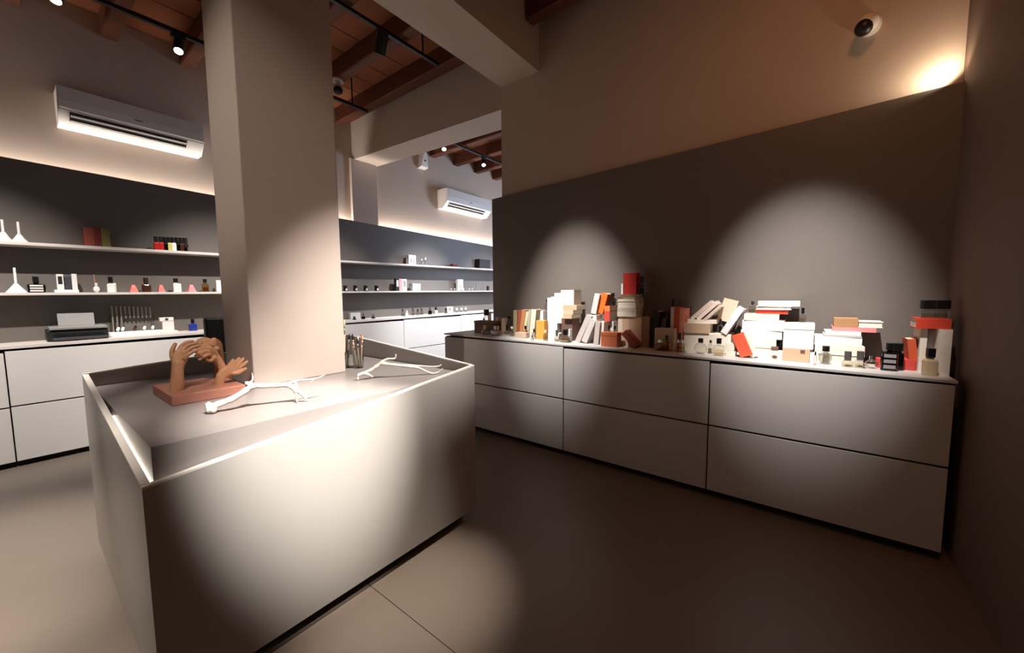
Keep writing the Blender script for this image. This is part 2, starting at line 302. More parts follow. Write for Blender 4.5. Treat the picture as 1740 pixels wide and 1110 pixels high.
# ================================================================ counter and shelf items
ITEMS = [
 ('B', 'carton', 'low dark brown box at the far left end of the long counter', 'box', 'boxes among the books on the long counter', 2.73, 2.47, 2.93, 0.12, 0.959, 1.091, 'brown', {'lid': True}),
 ('T', 'perfume_bottle', 'small clear bottle with copper cap before the dark brown box', 'bottle', 'perfume bottles on the long counter', 2.86, 2.518, 0.956, 0.065, 0.06, 0.098, 'square', 'clear', 'copper', {}),
 ('T', 'perfume_bottle', 'flat clear bottle with tiny steel neck before the dark brown box', 'bottle', 'perfume bottles on the long counter', 2.88, 2.389, 0.955, 0.11, 0.063, 0.098, 'square', 'clear', 'steel', {}),
 ('T', 'perfume_bottle', 'bottle with tiny black cap and clear shoulders behind the dark brown box', 'bottle', 'perfume bottles on the long counter', 3.08, 2.728, 0.959, 0.044, 0.111, 0.149, 'round', 'clear', 'black', {}),
 ('T', 'perfume_bottle', 'clear bottle with wide black stopper, tallest behind the dark brown box', 'bottle', 'perfume bottles on the long counter', 3.12, 2.725, 0.959, 0.064, 0.179, 0.242, 'round', 'clear', 'black', {'capw': 0.9}),
 ('B', 'carton', 'slim white carton standing upright behind the dark brown box', 'box', 'boxes among the books on the long counter', 2.715, 2.69, 3.13, 0.03, 0.958, 1.176, 'white', {}),
 ('B', 'carton', 'beige carton with rounded corners behind the ball shaped dropper bottle', 'box', 'boxes among the books on the long counter', 2.549, 2.511, 3.06, 0.06, 0.957, 1.127, 'beige', {}),
 ('B', 'carton', 'beige upright carton right of the rounded beige one, below a black cap', 'box', 'boxes among the books on the long counter', 2.438, 2.401, 3.02, 0.05, 0.956, 1.12, 'beige2', {}),
 ('T', 'perfume_bottle', 'clear bottle with square black cap behind the dropper bottle', 'bottle', 'perfume bottles on the long counter', 3.1, 2.398, 0.955, 0.055, 0.155, 0.185, 'square', 'clear', 'black', {}),
 ('T', 'perfume_bottle', 'ball shaped clear bottle with tall black dropper cap', 'bottle', 'perfume bottles on the long counter', 2.97, 2.328, 0.954, 0.053, 0.048, 0.136, 'ball', 'clear', 'black', {'dropper': True}),
 ('T', 'perfume_bottle', 'clear bottle with white rounded cap left of the leaning books', 'bottle', 'perfume bottles on the long counter', 2.93, 2.235, 0.953, 0.046, 0.077, 0.097, 'square', 'clear', 'white', {}),
 ('L', 'book', 'olive beige book, leftmost of the slanted coloured books', 'book', 'books stacked and leaning on the long counter', 2.266, 0.954, 3.02, 0.15, 0.249, 1.305, 0.044, 'olive', {}),
 ('L', 'book', 'red brown book slanting beside the olive beige one', 'book', 'books stacked and leaning on the long counter', 2.23, 0.953, 3.016, 0.15, 0.25, 7.812, 0.036, 'redbrown', {}),
 ('L', 'book', 'tan orange book slanting between the red brown and cream ones', 'book', 'books stacked and leaning on the long counter', 2.188, 0.953, 3.012, 0.15, 0.258, 8.236, 0.042, 'tan', {}),
 ('L', 'book', 'thin cream book slanting against the tan orange book', 'book', 'books stacked and leaning on the long counter', 2.15, 0.952, 3.008, 0.15, 0.243, 10.139, 0.028, 'cream', {}),
 ('L', 'book', 'pale sage grey book in the middle of the slanted coloured books', 'book', 'books stacked and leaning on the long counter', 2.105, 0.952, 3.004, 0.15, 0.254, 6.496, 0.031, 'sage', {}),
 ('L', 'book', 'thick ivory book, rightmost of the slanted coloured books', 'book', 'books stacked and leaning on the long counter', 2.054, 0.951, 3.0, 0.15, 0.263, 6.108, 0.054, 'cream2', {}),
 ('B', 'carton', 'flat low beige carton in front of the slanted coloured books', 'box', 'boxes among the books on the long counter', 2.161, 2.033, 2.88, 0.06, 0.953, 1.002, 'beige', {}),
 ('T', 'perfume_bottle', 'clear bottle with square black cap standing behind the flat beige carton', 'bottle', 'perfume bottles on the long counter', 2.97, 2.102, 0.952, 0.045, 0.076, 0.107, 'square', 'amberlight', 'black', {}),
 ('T', 'perfume_bottle', 'tiny clear jar with dark red cap left of the orange yellow box', 'bottle', 'perfume bottles on the long counter', 2.9, 1.956, 0.95, 0.038, 0.062, 0.092, 'round', 'clear', 'maroon', {}),
 ('T', 'perfume_bottle', 'tiny clear vial with black cap below the dark red capped jar', 'bottle', 'perfume bottles on the long counter', 2.8, 1.908, 0.95, 0.026, 0.028, 0.044, 'round', 'clear', 'black', {}),
 ('B', 'carton', 'orange yellow carton standing upright before the white boxes', 'box', 'boxes among the books on the long counter', 1.934, 1.845, 2.9, 0.06, 0.95, 1.121, 'orangeyellow', {}),
 ('T', 'perfume_bottle', 'small square bottle with pale cap at the right foot of the orange carton', 'bottle', 'perfume bottles on the long counter', 2.84, 1.794, 0.949, 0.042, 0.069, 0.095, 'square', 'clear', 'peach', {}),
 ('B', 'carton', 'wide white box lying at the bottom under the upright white books', 'box', 'boxes among the books on the long counter', 1.838, 1.724, 2.95, 0.2, 0.949, 1.007, 'white', {}),
 ('B', 'carton', 'white box lying second in the pile under the upright white books', 'box', 'boxes among the books on the long counter', 1.851, 1.754, 2.97, 0.2, 1.007, 1.097, 'white', {}),
 ('B', 'carton', 'white block of a box behind the orange yellow carton', 'box', 'boxes among the books on the long counter', 2.012, 1.975, 3.08, 0.1, 0.951, 1.203, 'white', {}),
 ('K', 'book', 'white upright book, leftmost and shortest on the white boxes', 'book', 'books stacked and leaning on the long counter', 1.87, 1.83, 2.99, 0.14, 1.097, 1.327, 'white', {'up': True}),
 ('K', 'book', 'pale grey upright book second from left on the white boxes', 'book', 'books stacked and leaning on the long counter', 1.83, 1.794, 2.99, 0.14, 1.097, 1.337, 'greywhite', {'up': True}),
 ('K', 'book', 'thick white upright book third from left on the white boxes', 'book', 'books stacked and leaning on the long counter', 1.794, 1.727, 2.99, 0.14, 1.097, 1.369, 'white', {'up': True}),
 ('K', 'book', 'tall ivory upright book with grey cover edge on the white boxes', 'book', 'books stacked and leaning on the long counter', 1.727, 1.597, 2.99, 0.14, 1.097, 1.394, 'cream2', {'up': True}),
 ('T', 'perfume_bottle', 'black capped bottle peeping from behind the upright white books', 'bottle', 'perfume bottles on the long counter', 3.14, 1.97, 0.951, 0.034, 0.33, 0.358, 'round', 'clear', 'black', {}),
 ('B', 'carton', 'dark brown upright box carrying the flared kraft books', 'box', 'boxes among the books on the long counter', 1.703, 1.595, 2.96, 0.14, 0.948, 1.144, 'darkbrown', {}),
 ('K', 'book', 'lowest kraft paper book on the dark brown box', 'book', 'books stacked and leaning on the long counter', 1.669, 1.584, 2.93, 0.18, 1.144, 1.182, 'kraft', {}),
 ('K', 'book', 'middle kraft paper book on the dark brown box', 'book', 'books stacked and leaning on the long counter', 1.669, 1.572, 2.93, 0.18, 1.182, 1.221, 'kraft2', {}),
 ('K', 'book', 'top kraft paper book with curling cover on the dark brown box', 'book', 'books stacked and leaning on the long counter', 1.669, 1.538, 2.93, 0.18, 1.221, 1.261, 'kraft', {}),
 ('T', 'perfume_bottle', 'wide clear bottle with big square black cap before the white boxes', 'bottle', 'perfume bottles on the long counter', 2.86, 1.605, 0.947, 0.101, 0.062, 0.11, 'square', 'clear', 'black', {'capw': 0.42}),
 ('T', 'perfume_bottle', 'small clear bottle with narrow grey cap before the white boxes', 'bottle', 'perfume bottles on the long counter', 2.86, 1.692, 0.948, 0.041, 0.049, 0.1, 'square', 'clear', 'grey', {}),
 ('B', 'carton', 'small white carton standing right of the big square black cap', 'box', 'boxes among the books on the long counter', 1.616, 1.597, 2.92, 0.05, 0.947, 1.053, 'white', {}),
 ('L', 'book', 'pale grey book slanting steeply, leftmost of the three grey ones', 'book', 'books stacked and leaning on the long counter', 1.514, 0.946, 2.9, 0.17, 0.249, 25.382, 0.045, 'lightgrey', {}),
 ('L', 'book', 'pale grey book slanting steeply, middle of the three grey ones', 'book', 'books stacked and leaning on the long counter', 1.448, 0.945, 2.89, 0.17, 0.211, 23.262, 0.05, 'lightgrey2', {}),
 ('L', 'book', 'pale grey book nearly upright, rightmost of the three grey ones', 'book', 'books stacked and leaning on the long counter', 1.337, 0.944, 2.88, 0.17, 0.188, 5.627, 0.041, 'lightgrey', {}),
 ('L', 'book', 'slim white booklet upright between grey books and small white carton', 'book', 'books stacked and leaning on the long counter', 1.295, 0.943, 2.9, 0.15, 0.188, 2.388, 0.026, 'white', {}),
 ('B', 'carton', 'small white carton behind two little black caps', 'box', 'boxes among the books on the long counter', 1.304, 1.236, 3.0, 0.1, 0.943, 1.131, 'greywhite', {}),
 ('K', 'book', 'red book lying on the small white carton', 'book', 'books stacked and leaning on the long counter', 1.303, 1.256, 2.97, 0.16, 1.131, 1.215, 'red', {}),
 ('K', 'book', 'thin orange book lying on top of the red one', 'book', 'books stacked and leaning on the long counter', 1.304, 1.257, 2.97, 0.16, 1.215, 1.258, 'orange2', {}),
 ('L', 'book', 'orange covered book standing slanted with white page edge', 'book', 'books stacked and leaning on the long counter', 1.403, 1.187, 2.97, 0.15, 0.169, 12.115, 0.047, 'greywhite', {}),
 ('L', 'book', 'bright orange book standing slanted beside the white page edge', 'book', 'books stacked and leaning on the long counter', 1.356, 1.188, 2.99, 0.14, 0.171, 15.332, 0.056, 'orange', {}),
 ('K', 'book', 'folded pinkish white booklet lying on the slanting grey books', 'book', 'books stacked and leaning on the long counter', 1.432, 1.354, 2.93, 0.12, 1.141, 1.18, 'pinkwhite', {}),
 ('T', 'perfume_bottle', 'clear bottle with black cap on top of the lying orange book', 'bottle', 'perfume bottles on the long counter', 3.03, 1.258, 1.258, 0.059, 0.074, 0.105, 'square', 'smoke', 'black', {}),
 ('T', 'perfume_bottle', 'tiny clear bottle with round black cap, left before the small white carton', 'bottle', 'perfume bottles on the long counter', 2.955, 1.253, 0.943, 0.036, 0.126, 0.157, 'square', 'clear', 'black', {}),
 ('T', 'perfume_bottle', 'tiny clear bottle with round black cap, right before the small white carton', 'bottle', 'perfume bottles on the long counter', 2.955, 1.204, 0.942, 0.033, 0.126, 0.155, 'square', 'clear', 'black', {}),
 ('K', 'book', 'pale upright book at the left foot of the tall stack', 'book', 'books stacked and leaning on the long counter', 1.177, 1.143, 2.95, 0.17, 0.942, 1.17, 'cream2', {'up': True}),
 ('K', 'book', 'tan upright book second in the row under the tall stack', 'book', 'books stacked and leaning on the long counter', 1.143, 1.09, 2.95, 0.17, 0.942, 1.172, 'kraft2', {'up': True}),
 ('K', 'book', 'wide kraft upright box file under the tall stack', 'book', 'books stacked and leaning on the long counter', 1.09, 0.987, 2.95, 0.17, 0.941, 1.174, 'kraft', {'up': True}),
 ('K', 'book', 'brown upright book at the right foot of the tall stack', 'book', 'books stacked and leaning on the long counter', 0.991, 0.932, 2.96, 0.1, 0.94, 1.175, 'kraftdark', {'up': True}),
 ('K', 'book', 'ivory book at the bottom of the tall stack', 'book', 'books stacked and leaning on the long counter', 1.18, 1.03, 2.94, 0.17, 1.175, 1.213, 'cream2', {}),
 ('K', 'book', 'ivory book second from the bottom of the tall stack', 'book', 'books stacked and leaning on the long counter', 1.18, 1.03, 2.94, 0.17, 1.213, 1.247, 'cream3', {}),
 ('K', 'book', 'thick ivory book third from the bottom of the tall stack', 'book', 'books stacked and leaning on the long counter', 1.181, 1.031, 2.94, 0.17, 1.247, 1.298, 'cream2', {}),
 ('K', 'book', 'cream book fourth from the bottom of the tall stack', 'book', 'books stacked and leaning on the long counter', 1.181, 1.04, 2.94, 0.17, 1.298, 1.327, 'pagewhite', {}),
 ('K', 'book', 'thin brown book at the top of the tall stack', 'book', 'books stacked and leaning on the long counter', 1.181, 1.036, 2.94, 0.17, 1.327, 1.353, 'kraftdark', {}),
 ('K', 'book', 'white edged slim book beside the red one on the tall stack', 'book', 'books stacked and leaning on the long counter', 1.171, 1.149, 2.99, 0.12, 1.353, 1.438, 'white', {'up': True}),
 ('K', 'book', 'bright red book standing upright on top of the tall stack', 'book', 'books stacked and leaning on the long counter', 1.155, 1.05, 2.99, 0.1, 1.353, 1.52, 'red2', {'up': True}),
 ('T', 'perfume_bottle', 'clear bottle with large dark cap beside the red book on the tall stack', 'bottle', 'perfume bottles on the long counter', 3.02, 1.019, 1.353, 0.06, 0.087, 0.138, 'square', 'smoke', 'black', {}),
 ('B', 'carton', 'orange brown low box with pale lid edge at the counter front', 'box', 'boxes among the books on the long counter', 1.264, 1.131, 2.82, 0.09, 0.943, 1.055, 'orangebrown', {'lid': True}),
 ('L', 'book', 'dark red brown book leaning low against the tall stack', 'book', 'books stacked and leaning on the long counter', 0.996, 0.94, 2.85, 0.1, 0.144, -42.945, 0.046, 'redbrown2', {}),
 ('L', 'book', 'black book leaning in the shade right of the tall stack', 'book', 'books stacked and leaning on the long counter', 0.928, 0.939, 2.98, 0.15, 0.282, 9.829, 0.049, 'black', {}),
 ('B', 'carton', 'mauve grey box behind the rounded beige one', 'box', 'boxes among the books on the long counter', 0.895, 0.838, 3.06, 0.1, 0.939, 1.164, 'mauve', {}),
 ('T', 'perfume_bottle', 'amber glass bottle lying low under the rounded beige box', 'bottle', 'perfume bottles on the long counter', 2.86, 0.817, 0.938, 0.078, 0.061, 0.083, 'square', 'amberlight', 'steel', {}),
 ('B', 'carton', 'rounded beige box in the shade left of the salmon book', 'box', 'boxes among the books on the long counter', 0.876, 0.736, 2.91, 0.075, 0.939, 1.098, 'beige', {}),
 ('T', 'perfume_bottle', 'small clear bottle with black cap before the rounded beige box', 'bottle', 'perfume bottles on the long counter', 2.86, 0.773, 0.938, 0.047, 0.082, 0.116, 'square', 'amberlight', 'black', {}),
 ('T', 'perfume_bottle', 'square clear bottle with dark oval cap under the salmon book', 'bottle', 'perfume bottles on the long counter', 2.9, 0.695, 0.937, 0.047, 0.088, 0.135, 'square', 'clear', 'black', {}),
 ('K', 'book', 'white upright book left of the dark orange spine', 'book', 'books stacked and leaning on the long counter', 0.788, 0.765, 3.0, 0.14, 0.938, 1.254, 'greywhite', {'up': True}),
 ('K', 'book', 'dark orange upright book between white and salmon ones', 'book', 'books stacked and leaning on the long counter', 0.765, 0.726, 3.0, 0.14, 0.938, 1.254, 'darkorange', {'up': True}),
 ('K', 'book', 'salmon upright book left of the kraft faced book', 'book', 'books stacked and leaning on the long counter', 0.723, 0.683, 2.99, 0.14, 0.937, 1.246, 'salmon', {'up': True}),
 ('T', 'perfume_bottle', 'dark bottle with brown cap behind the white and orange books', 'bottle', 'perfume bottles on the long counter', 3.13, 0.807, 0.938, 0.046, 0.32, 0.375, 'round', 'smoke', 'black', {}),
 ('T', 'perfume_bottle', 'clear bottle with dark maroon cap behind the cream stack', 'bottle', 'perfume bottles on the long counter', 3.165, 0.691, 0.937, 0.041, 0.281, 0.313, 'square', 'clear', 'maroon', {}),
 ('B', 'carton', 'wide cream box at the bottom under the kraft faced book', 'box', 'boxes among the books on the long counter', 0.683, 0.383, 2.97, 0.18, 0.937, 1.071, 'creamwhite', {}),
 ('K', 'book', 'thick kraft faced book on the wide cream box', 'book', 'books stacked and leaning on the long counter', 0.683, 0.517, 2.96, 0.18, 1.071, 1.14, 'kraft', {}),
 ('K', 'book', 'curled open magazine on the kraft faced book', 'book', 'books stacked and leaning on the long counter', 0.665, 0.478, 2.98, 0.17, 1.14, 1.167, 'pagewhite', {}),
 ('L', 'book', 'beige paperback sloping, uppermost of three slanting paperbacks', 'book', 'books stacked and leaning on the long counter', 0.642, 1.161, 3.0, 0.14, 0.178, 45.553, 0.025, 'beige2', {}),
 ('L', 'book', 'beige paperback sloping, middle of three slanting paperbacks', 'book', 'books stacked and leaning on the long counter', 0.601, 1.159, 2.99, 0.14, 0.175, 45.253, 0.027, 'pinkwhite', {}),
 ('L', 'book', 'beige paperback sloping, lowest of three slanting paperbacks', 'book', 'books stacked and leaning on the long counter', 0.556, 1.156, 2.98, 0.14, 0.146, 43.625, 0.019, 'beige2', {}),
 ('L', 'book', 'square kraft covered book tilted behind the long white one', 'book', 'books stacked and leaning on the long counter', 0.445, 1.142, 3.08, 0.03, 0.161, 15.314, 0.093, 'kraft3', {'wide': True}),
 ('L', 'book', 'long white book leaning between kraft and white stacks', 'book', 'books stacked and leaning on the long counter', 0.428, 1.069, 2.96, 0.15, 0.202, 29.338, 0.041, 'whiteblue', {}),
 ('T', 'perfume_bottle', 'small dark necked bottle lying behind the long white book', 'bottle', 'perfume bottles on the long counter', 3.06, 0.463, 1.062, 0.038, 0.072, 0.109, 'round', 'smoke', 'black', {}),
 ('T', 'perfume_bottle', 'broad square clear bottle without cap left of the round one', 'bottle', 'perfume bottles on the long counter', 2.88, 0.688, 0.937, 0.093, 0.069, 0.09, 'square', 'clear', 'steel', {}),
 ('T', 'perfume_bottle', 'round disc shaped clear bottle with small black cap', 'bottle', 'perfume bottles on the long counter', 2.87, 0.551, 0.935, 0.073, 0.081, 0.11, 'disc', 'clear', 'black', {}),
 ('T', 'perfume_bottle', 'square clear bottle with tall black cap at the counter front', 'bottle', 'perfume bottles on the long counter', 2.86, 0.437, 0.934, 0.063, 0.083, 0.119, 'square', 'clear', 'black', {}),
 ('T', 'perfume_bottle', 'tiny clear bottle left of the square one with tall black cap', 'bottle', 'perfume bottles on the long counter', 2.93, 0.499, 0.935, 0.033, 0.075, 0.095, 'square', 'clear', 'steel', {}),
 ('B', 'carton', 'small cream box, lower of two stacked by the red orange book', 'box', 'boxes among the books on the long counter', 0.398, 0.342, 2.88, 0.07, 0.934, 0.969, 'creamwhite', {}),
 ('B', 'carton', 'small cream box, upper of two stacked by the red orange book', 'box', 'boxes among the books on the long counter', 0.4, 0.35, 2.88, 0.07, 0.969, 1.024, 'creamwhite', {}),
 ('L', 'book', 'red orange book leaning with its cover facing the room', 'book', 'books stacked and leaning on the long counter', 0.278, 0.932, 2.87, 0.05, 0.153, -22.43, 0.069, 'redorange', {}),
 ('L', 'book', 'thick white page block leaning behind the red orange book', 'book', 'books stacked and leaning on the long counter', 0.239, 0.932, 2.9, 0.05, 0.159, -20.15, 0.039, 'pagewhite', {}),
 ('K', 'book', 'white book at the bottom of the big white stack', 'book', 'books stacked and leaning on the long counter', 0.274, 0.142, 2.95, 0.2, 0.932, 1.001, 'white', {}),
 ('K', 'book', 'white book second from the bottom of the big white stack', 'book', 'books stacked and leaning on the long counter', 0.289, 0.126, 2.95, 0.2, 1.001, 1.055, 'pagewhite', {}),
 ('K', 'book', 'white book third from the bottom of the big white stack', 'book', 'books stacked and leaning on the long counter', 0.323, 0.098, 2.95, 0.2, 1.055, 1.109, 'white', {}),
 ('K', 'book', 'thickest white book, fourth up in the big white stack', 'book', 'books stacked and leaning on the long counter', 0.318, 0.09, 2.95, 0.2, 1.109, 1.174, 'white', {}),
 ('K', 'book', 'pinkish cream book, fifth up in the big white stack', 'book', 'books stacked and leaning on the long counter', 0.309, 0.117, 2.95, 0.2, 1.174, 1.216, 'pinkwhite', {}),
 ('K', 'book', 'orange red book lying above the pinkish cream one', 'book', 'books stacked and leaning on the long counter', 0.245, 0.075, 2.99, 0.17, 1.216, 1.244, 'red3', {}),
 ('K', 'book', 'thin white book lying between orange red and top white ones', 'book', 'books stacked and leaning on the long counter', 0.248, 0.057, 2.98, 0.16, 1.244, 1.266, 'white', {}),
 ('K', 'book', 'white book at the very top of the big white stack', 'book', 'books stacked and leaning on the long counter', 0.236, 0.015, 2.98, 0.18, 1.266, 1.3, 'pagewhite', {}),
 ('T', 'perfume_bottle', 'clear faceted bottle at the upper left of the big white stack', 'bottle', 'perfume bottles on the long counter', 3.02, 0.27, 1.216, 0.048, 0.059, 0.083, 'square', 'clear', 'steel', {}),
 ('B', 'carton', 'kraft box with dark tab under the square white box', 'box', 'boxes among the books on the long counter', 0.09, -0.045, 2.9, 0.15, 0.93, 1.01, 'kraft', {'tab': True}),
 ('B', 'carton', 'square white box with a lid line on the kraft box', 'box', 'boxes among the books on the long counter', 0.09, -0.06, 2.9, 0.17, 1.01, 1.165, 'white', {'lid': True}),
 ('B', 'carton', 'cream cube box with a dark oval badge at the counter front', 'box', 'boxes among the books on the long counter', 0.167, 0.088, 2.86, 0.07, 0.931, 0.991, 'creamwhite', {'badge': True}),
 ('B', 'carton', 'tiny brown box on the cream cube box', 'box', 'boxes among the books on the long counter', 0.149, 0.111, 2.88, 0.04, 0.991, 1.015, 'darkbrown', {}),
 ('T', 'perfume_bottle', 'black capped bottle between the white stack and the square white box', 'bottle', 'perfume bottles on the long counter', 2.97, 0.105, 0.931, 0.034, 0.083, 0.121, 'square', 'clear', 'black', {}),
 ('B', 'carton', 'narrow white carton right of the kraft box with dark tab', 'box', 'boxes among the books on the long counter', -0.046, -0.085, 2.89, 0.06, 0.929, 0.993, 'white', {}),
 ('T', 'perfume_bottle', 'small clear bottle with dark cap between white box and right stack', 'bottle', 'perfume bottles on the long counter', 2.84, -0.07, 0.929, 0.017, 0.057, 0.078, 'round', 'clear', 'black', {}),
 ('K', 'book', 'broad white box at the bottom of the right hand stack', 'book', 'books stacked and leaning on the long counter', -0.075, -0.293, 2.94, 0.2, 0.929, 0.987, 'white', {}),
 ('K', 'book', 'broad white book second from the bottom of the right hand stack', 'book', 'books stacked and leaning on the long counter', -0.068, -0.292, 2.94, 0.2, 0.987, 1.039, 'pagewhite', {}),
 ('K', 'book', 'white book third from the bottom of the right hand stack', 'book', 'books stacked and leaning on the long counter', -0.064, -0.278, 2.94, 0.2, 1.039, 1.09, 'white', {}),
 ('K', 'book', 'thin grey book fourth up in the right hand stack', 'book', 'books stacked and leaning on the long counter', -0.106, -0.275, 2.94, 0.2, 1.09, 1.102, 'lightgrey', {}),
 ('K', 'book', 'thin white book under the pink one in the right hand stack', 'book', 'books stacked and leaning on the long counter', -0.111, -0.272, 2.94, 0.2, 1.102, 1.122, 'white', {}),
 ('K', 'book', 'rose pink book lying askew on the right hand stack', 'book', 'books stacked and leaning on the long counter', -0.145, -0.337, 2.97, 0.18, 1.122, 1.149, 'rose', {}),
 ('B', 'carton', 'brown and gold carton on top of the right hand stack', 'box', 'boxes among the books on the long counter', -0.151, -0.26, 2.97, 0.11, 1.149, 1.201, 'goldbrown', {}),
 ('K', 'book', 'white paperback on top beside the brown and gold carton', 'book', 'books stacked and leaning on the long counter', -0.259, -0.365, 2.98, 0.17, 1.149, 1.183, 'white', {}),
 ('T', 'perfume_bottle', 'clear bottle with square black cap before the right hand stack', 'bottle', 'perfume bottles on the long counter', 2.9, -0.119, 0.928, 0.063, 0.078, 0.11, 'ball', 'clear', 'black', {'capw': 0.55}),
 ('T', 'perfume_bottle', 'clear bottle with grey flared cap, left of a pair before the stack', 'bottle', 'perfume bottles on the long counter', 2.88, -0.216, 0.927, 0.051, 0.039, 0.09, 'square', 'clear', 'grey', {'capw': 0.6}),
 ('T', 'perfume_bottle', 'clear bottle with grey flared cap, right of a pair before the stack', 'bottle', 'perfume bottles on the long counter', 2.88, -0.269, 0.927, 0.05, 0.045, 0.095, 'square', 'clear', 'grey', {'capw': 0.6}),
 ('T', 'perfume_bottle', 'low dome shaped clear bottle right of the grey capped pair', 'bottle', 'perfume bottles on the long counter', 2.9, -0.32, 0.926, 0.056, 0.051, 0.071, 'ball', 'clear', 'steel', {}),
 ('B', 'carton', 'small bright red carton left of the black labelled bottles', 'box', 'boxes among the books on the long counter', -0.344, -0.373, 2.95, 0.05, 0.926, 0.98, 'red', {}),
 ('T', 'perfume_bottle', 'black square bottle with pale printed label lines', 'bottle', 'perfume bottles on the long counter', 2.88, -0.386, 0.925, 0.067, 0.115, 0.151, 'square', 'black', 'black', {'lab': True, 'capw': 0.45}),
 ('T', 'perfume_bottle', 'tall black bottle with wide black cap behind the labelled one', 'bottle', 'perfume bottles on the long counter', 2.93, -0.421, 0.925, 0.058, 0.106, 0.148, 'square', 'black', 'black', {'capw': 0.8}),
 ('K', 'book', 'flat red book lying left of the standing dark red one', 'book', 'books stacked and leaning on the long counter', -0.441, -0.499, 2.95, 0.12, 0.925, 0.981, 'red', {}),
 ('L', 'book', 'dark red orange book leaning on the white upright books', 'book', 'books stacked and leaning on the long counter', -0.498, 0.924, 2.96, 0.14, 0.171, -6.785, 0.033, 'darkorange', {}),
 ('K', 'book', 'white upright book, leftmost under the red hat of a book', 'book', 'books stacked and leaning on the long counter', -0.505, -0.531, 2.93, 0.17, 0.924, 1.168, 'pagewhite', {'up': True}),
 ('B', 'carton', 'cream carton hanging midway between the two white uprights', 'box', 'boxes among the books on the long counter', -0.539, -0.586, 2.96, 0.12, 0.924, 1.152, 'greywhite', {}),
 ('K', 'book', 'white upright book, rightmost by the end wall', 'book', 'books stacked and leaning on the long counter', -0.564, -0.609, 2.88, 0.18, 0.923, 1.16, 'pagewhite', {'up': True}),
 ('K', 'book', 'red orange book lying across the tops of the white uprights', 'book', 'books stacked and leaning on the long counter', -0.481, -0.606, 2.9, 0.2, 1.159, 1.211, 'red3', {}),
 ('T', 'perfume_bottle', 'clear bottle with broad black cap, left of the pair on the red book', 'bottle', 'perfume bottles on the long counter', 2.99, -0.537, 1.211, 0.063, 0.049, 0.096, 'square', 'clear', 'black', {'capw': 1.0}),
 ('T', 'perfume_bottle', 'clear bottle with broad black cap, right of the pair on the red book', 'bottle', 'perfume bottles on the long counter', 2.99, -0.584, 1.211, 0.063, 0.05, 0.096, 'square', 'clear', 'black', {'capw': 1.0}),
 ('T', 'perfume_bottle', 'beige filled bottle with square black cap before the white uprights', 'bottle', 'perfume bottles on the long counter', 2.84, -0.531, 0.924, 0.055, 0.094, 0.139, 'square', 'beigeliq', 'black', {'capw': 0.6}),
 ('T', 'perfume_bottle', 'small clear bottle with black cap standing on the square white box', 'bottle', 'perfume bottles on the long counter', 3.03, -0.001, 1.165, 0.034, 0.056, 0.093, 'square', 'clear', 'black', {}),
 ('C', 'funnel', 'white upturned funnel at the far left of the upper shelf', 'funnel', 'white upturned funnels on the back wall shelves', 0.007, 5.22, 1.82, 0.094, 0.08, 0.179),
 ('C', 'funnel', 'white upturned funnel second from left on the upper shelf', 'funnel', 'white upturned funnels on the back wall shelves', 0.086, 5.22, 1.821, 0.096, 0.069, 0.171),
 ('C', 'funnel', 'white upturned funnel on the middle shelf left of a black bottle', 'funnel', 'white upturned funnels on the back wall shelves', 0.042, 5.22, 1.404, 0.118, 0.077, 0.208),
 ('AB', 'carton', 'brick red carton, left of three on the upper shelf', 'box', 'red and olive cartons on the upper shelf', 0.449, 0.513, 5.22, 0.08, 1.826, 1.997, 'redbrown2', {}),
 ('AB', 'carton', 'dark red carton in the middle of three on the upper shelf', 'box', 'red and olive cartons on the upper shelf', 0.512, 0.559, 5.22, 0.08, 1.827, 1.999, 'maroonbox', {}),
 ('AB', 'carton', 'olive green carton, right of three on the upper shelf', 'box', 'red and olive cartons on the upper shelf', 0.559, 0.616, 5.22, 0.08, 1.827, 2.003, 'olive2', {}),
 ('T', 'perfume_bottle', 'red bottle with black cap, leftmost in the upper shelf row', 'bottle', 'small black capped bottles in a row on the upper shelf', 0.937, 5.22, 1.832, 0.042, 0.089, 0.139, 'square', 'redglass', 'black', {'capw': 0.75}),
 ('T', 'perfume_bottle', 'red bottle with black cap, second in the upper shelf row', 'bottle', 'small black capped bottles in a row on the upper shelf', 0.975, 5.22, 1.832, 0.042, 0.09, 0.14, 'square', 'redglass', 'black', {'capw': 0.75}),
 ('T', 'perfume_bottle', 'dark bottle with black cap right of the red ones, upper shelf', 'bottle', 'small black capped bottles in a row on the upper shelf', 1.009, 5.22, 1.833, 0.042, 0.09, 0.141, 'square', 'black', 'black', {'capw': 0.75}),
 ('T', 'perfume_bottle', 'yellow green bottle with black cap in the upper shelf row', 'bottle', 'small black capped bottles in a row on the upper shelf', 1.041, 5.22, 1.833, 0.043, 0.091, 0.142, 'square', 'yellowglass', 'black', {'capw': 0.75}),
 ('T', 'perfume_bottle', 'white bottle with black cap in the upper shelf row', 'bottle', 'small black capped bottles in a row on the upper shelf', 1.073, 5.22, 1.834, 0.043, 0.092, 0.144, 'square', 'whiteop', 'black', {'capw': 0.75}),
 ('T', 'perfume_bottle', 'dark bottle right of the white one in the upper shelf row', 'bottle', 'small black capped bottles in a row on the upper shelf', 1.106, 5.22, 1.834, 0.043, 0.093, 0.145, 'square', 'black', 'black', {'capw': 0.75}),
 ('T', 'perfume_bottle', 'brown bottle, second last in the upper shelf row', 'bottle', 'small black capped bottles in a row on the upper shelf', 1.137, 5.22, 1.834, 0.043, 0.094, 0.146, 'square', 'brownglass', 'black', {'capw': 0.75}),
 ('T', 'perfume_bottle', 'smoky bottle with black cap, last in the upper shelf row', 'bottle', 'small black capped bottles in a row on the upper shelf', 1.168, 5.22, 1.835, 0.044, 0.095, 0.147, 'square', 'smoke', 'black', {'capw': 0.75}),
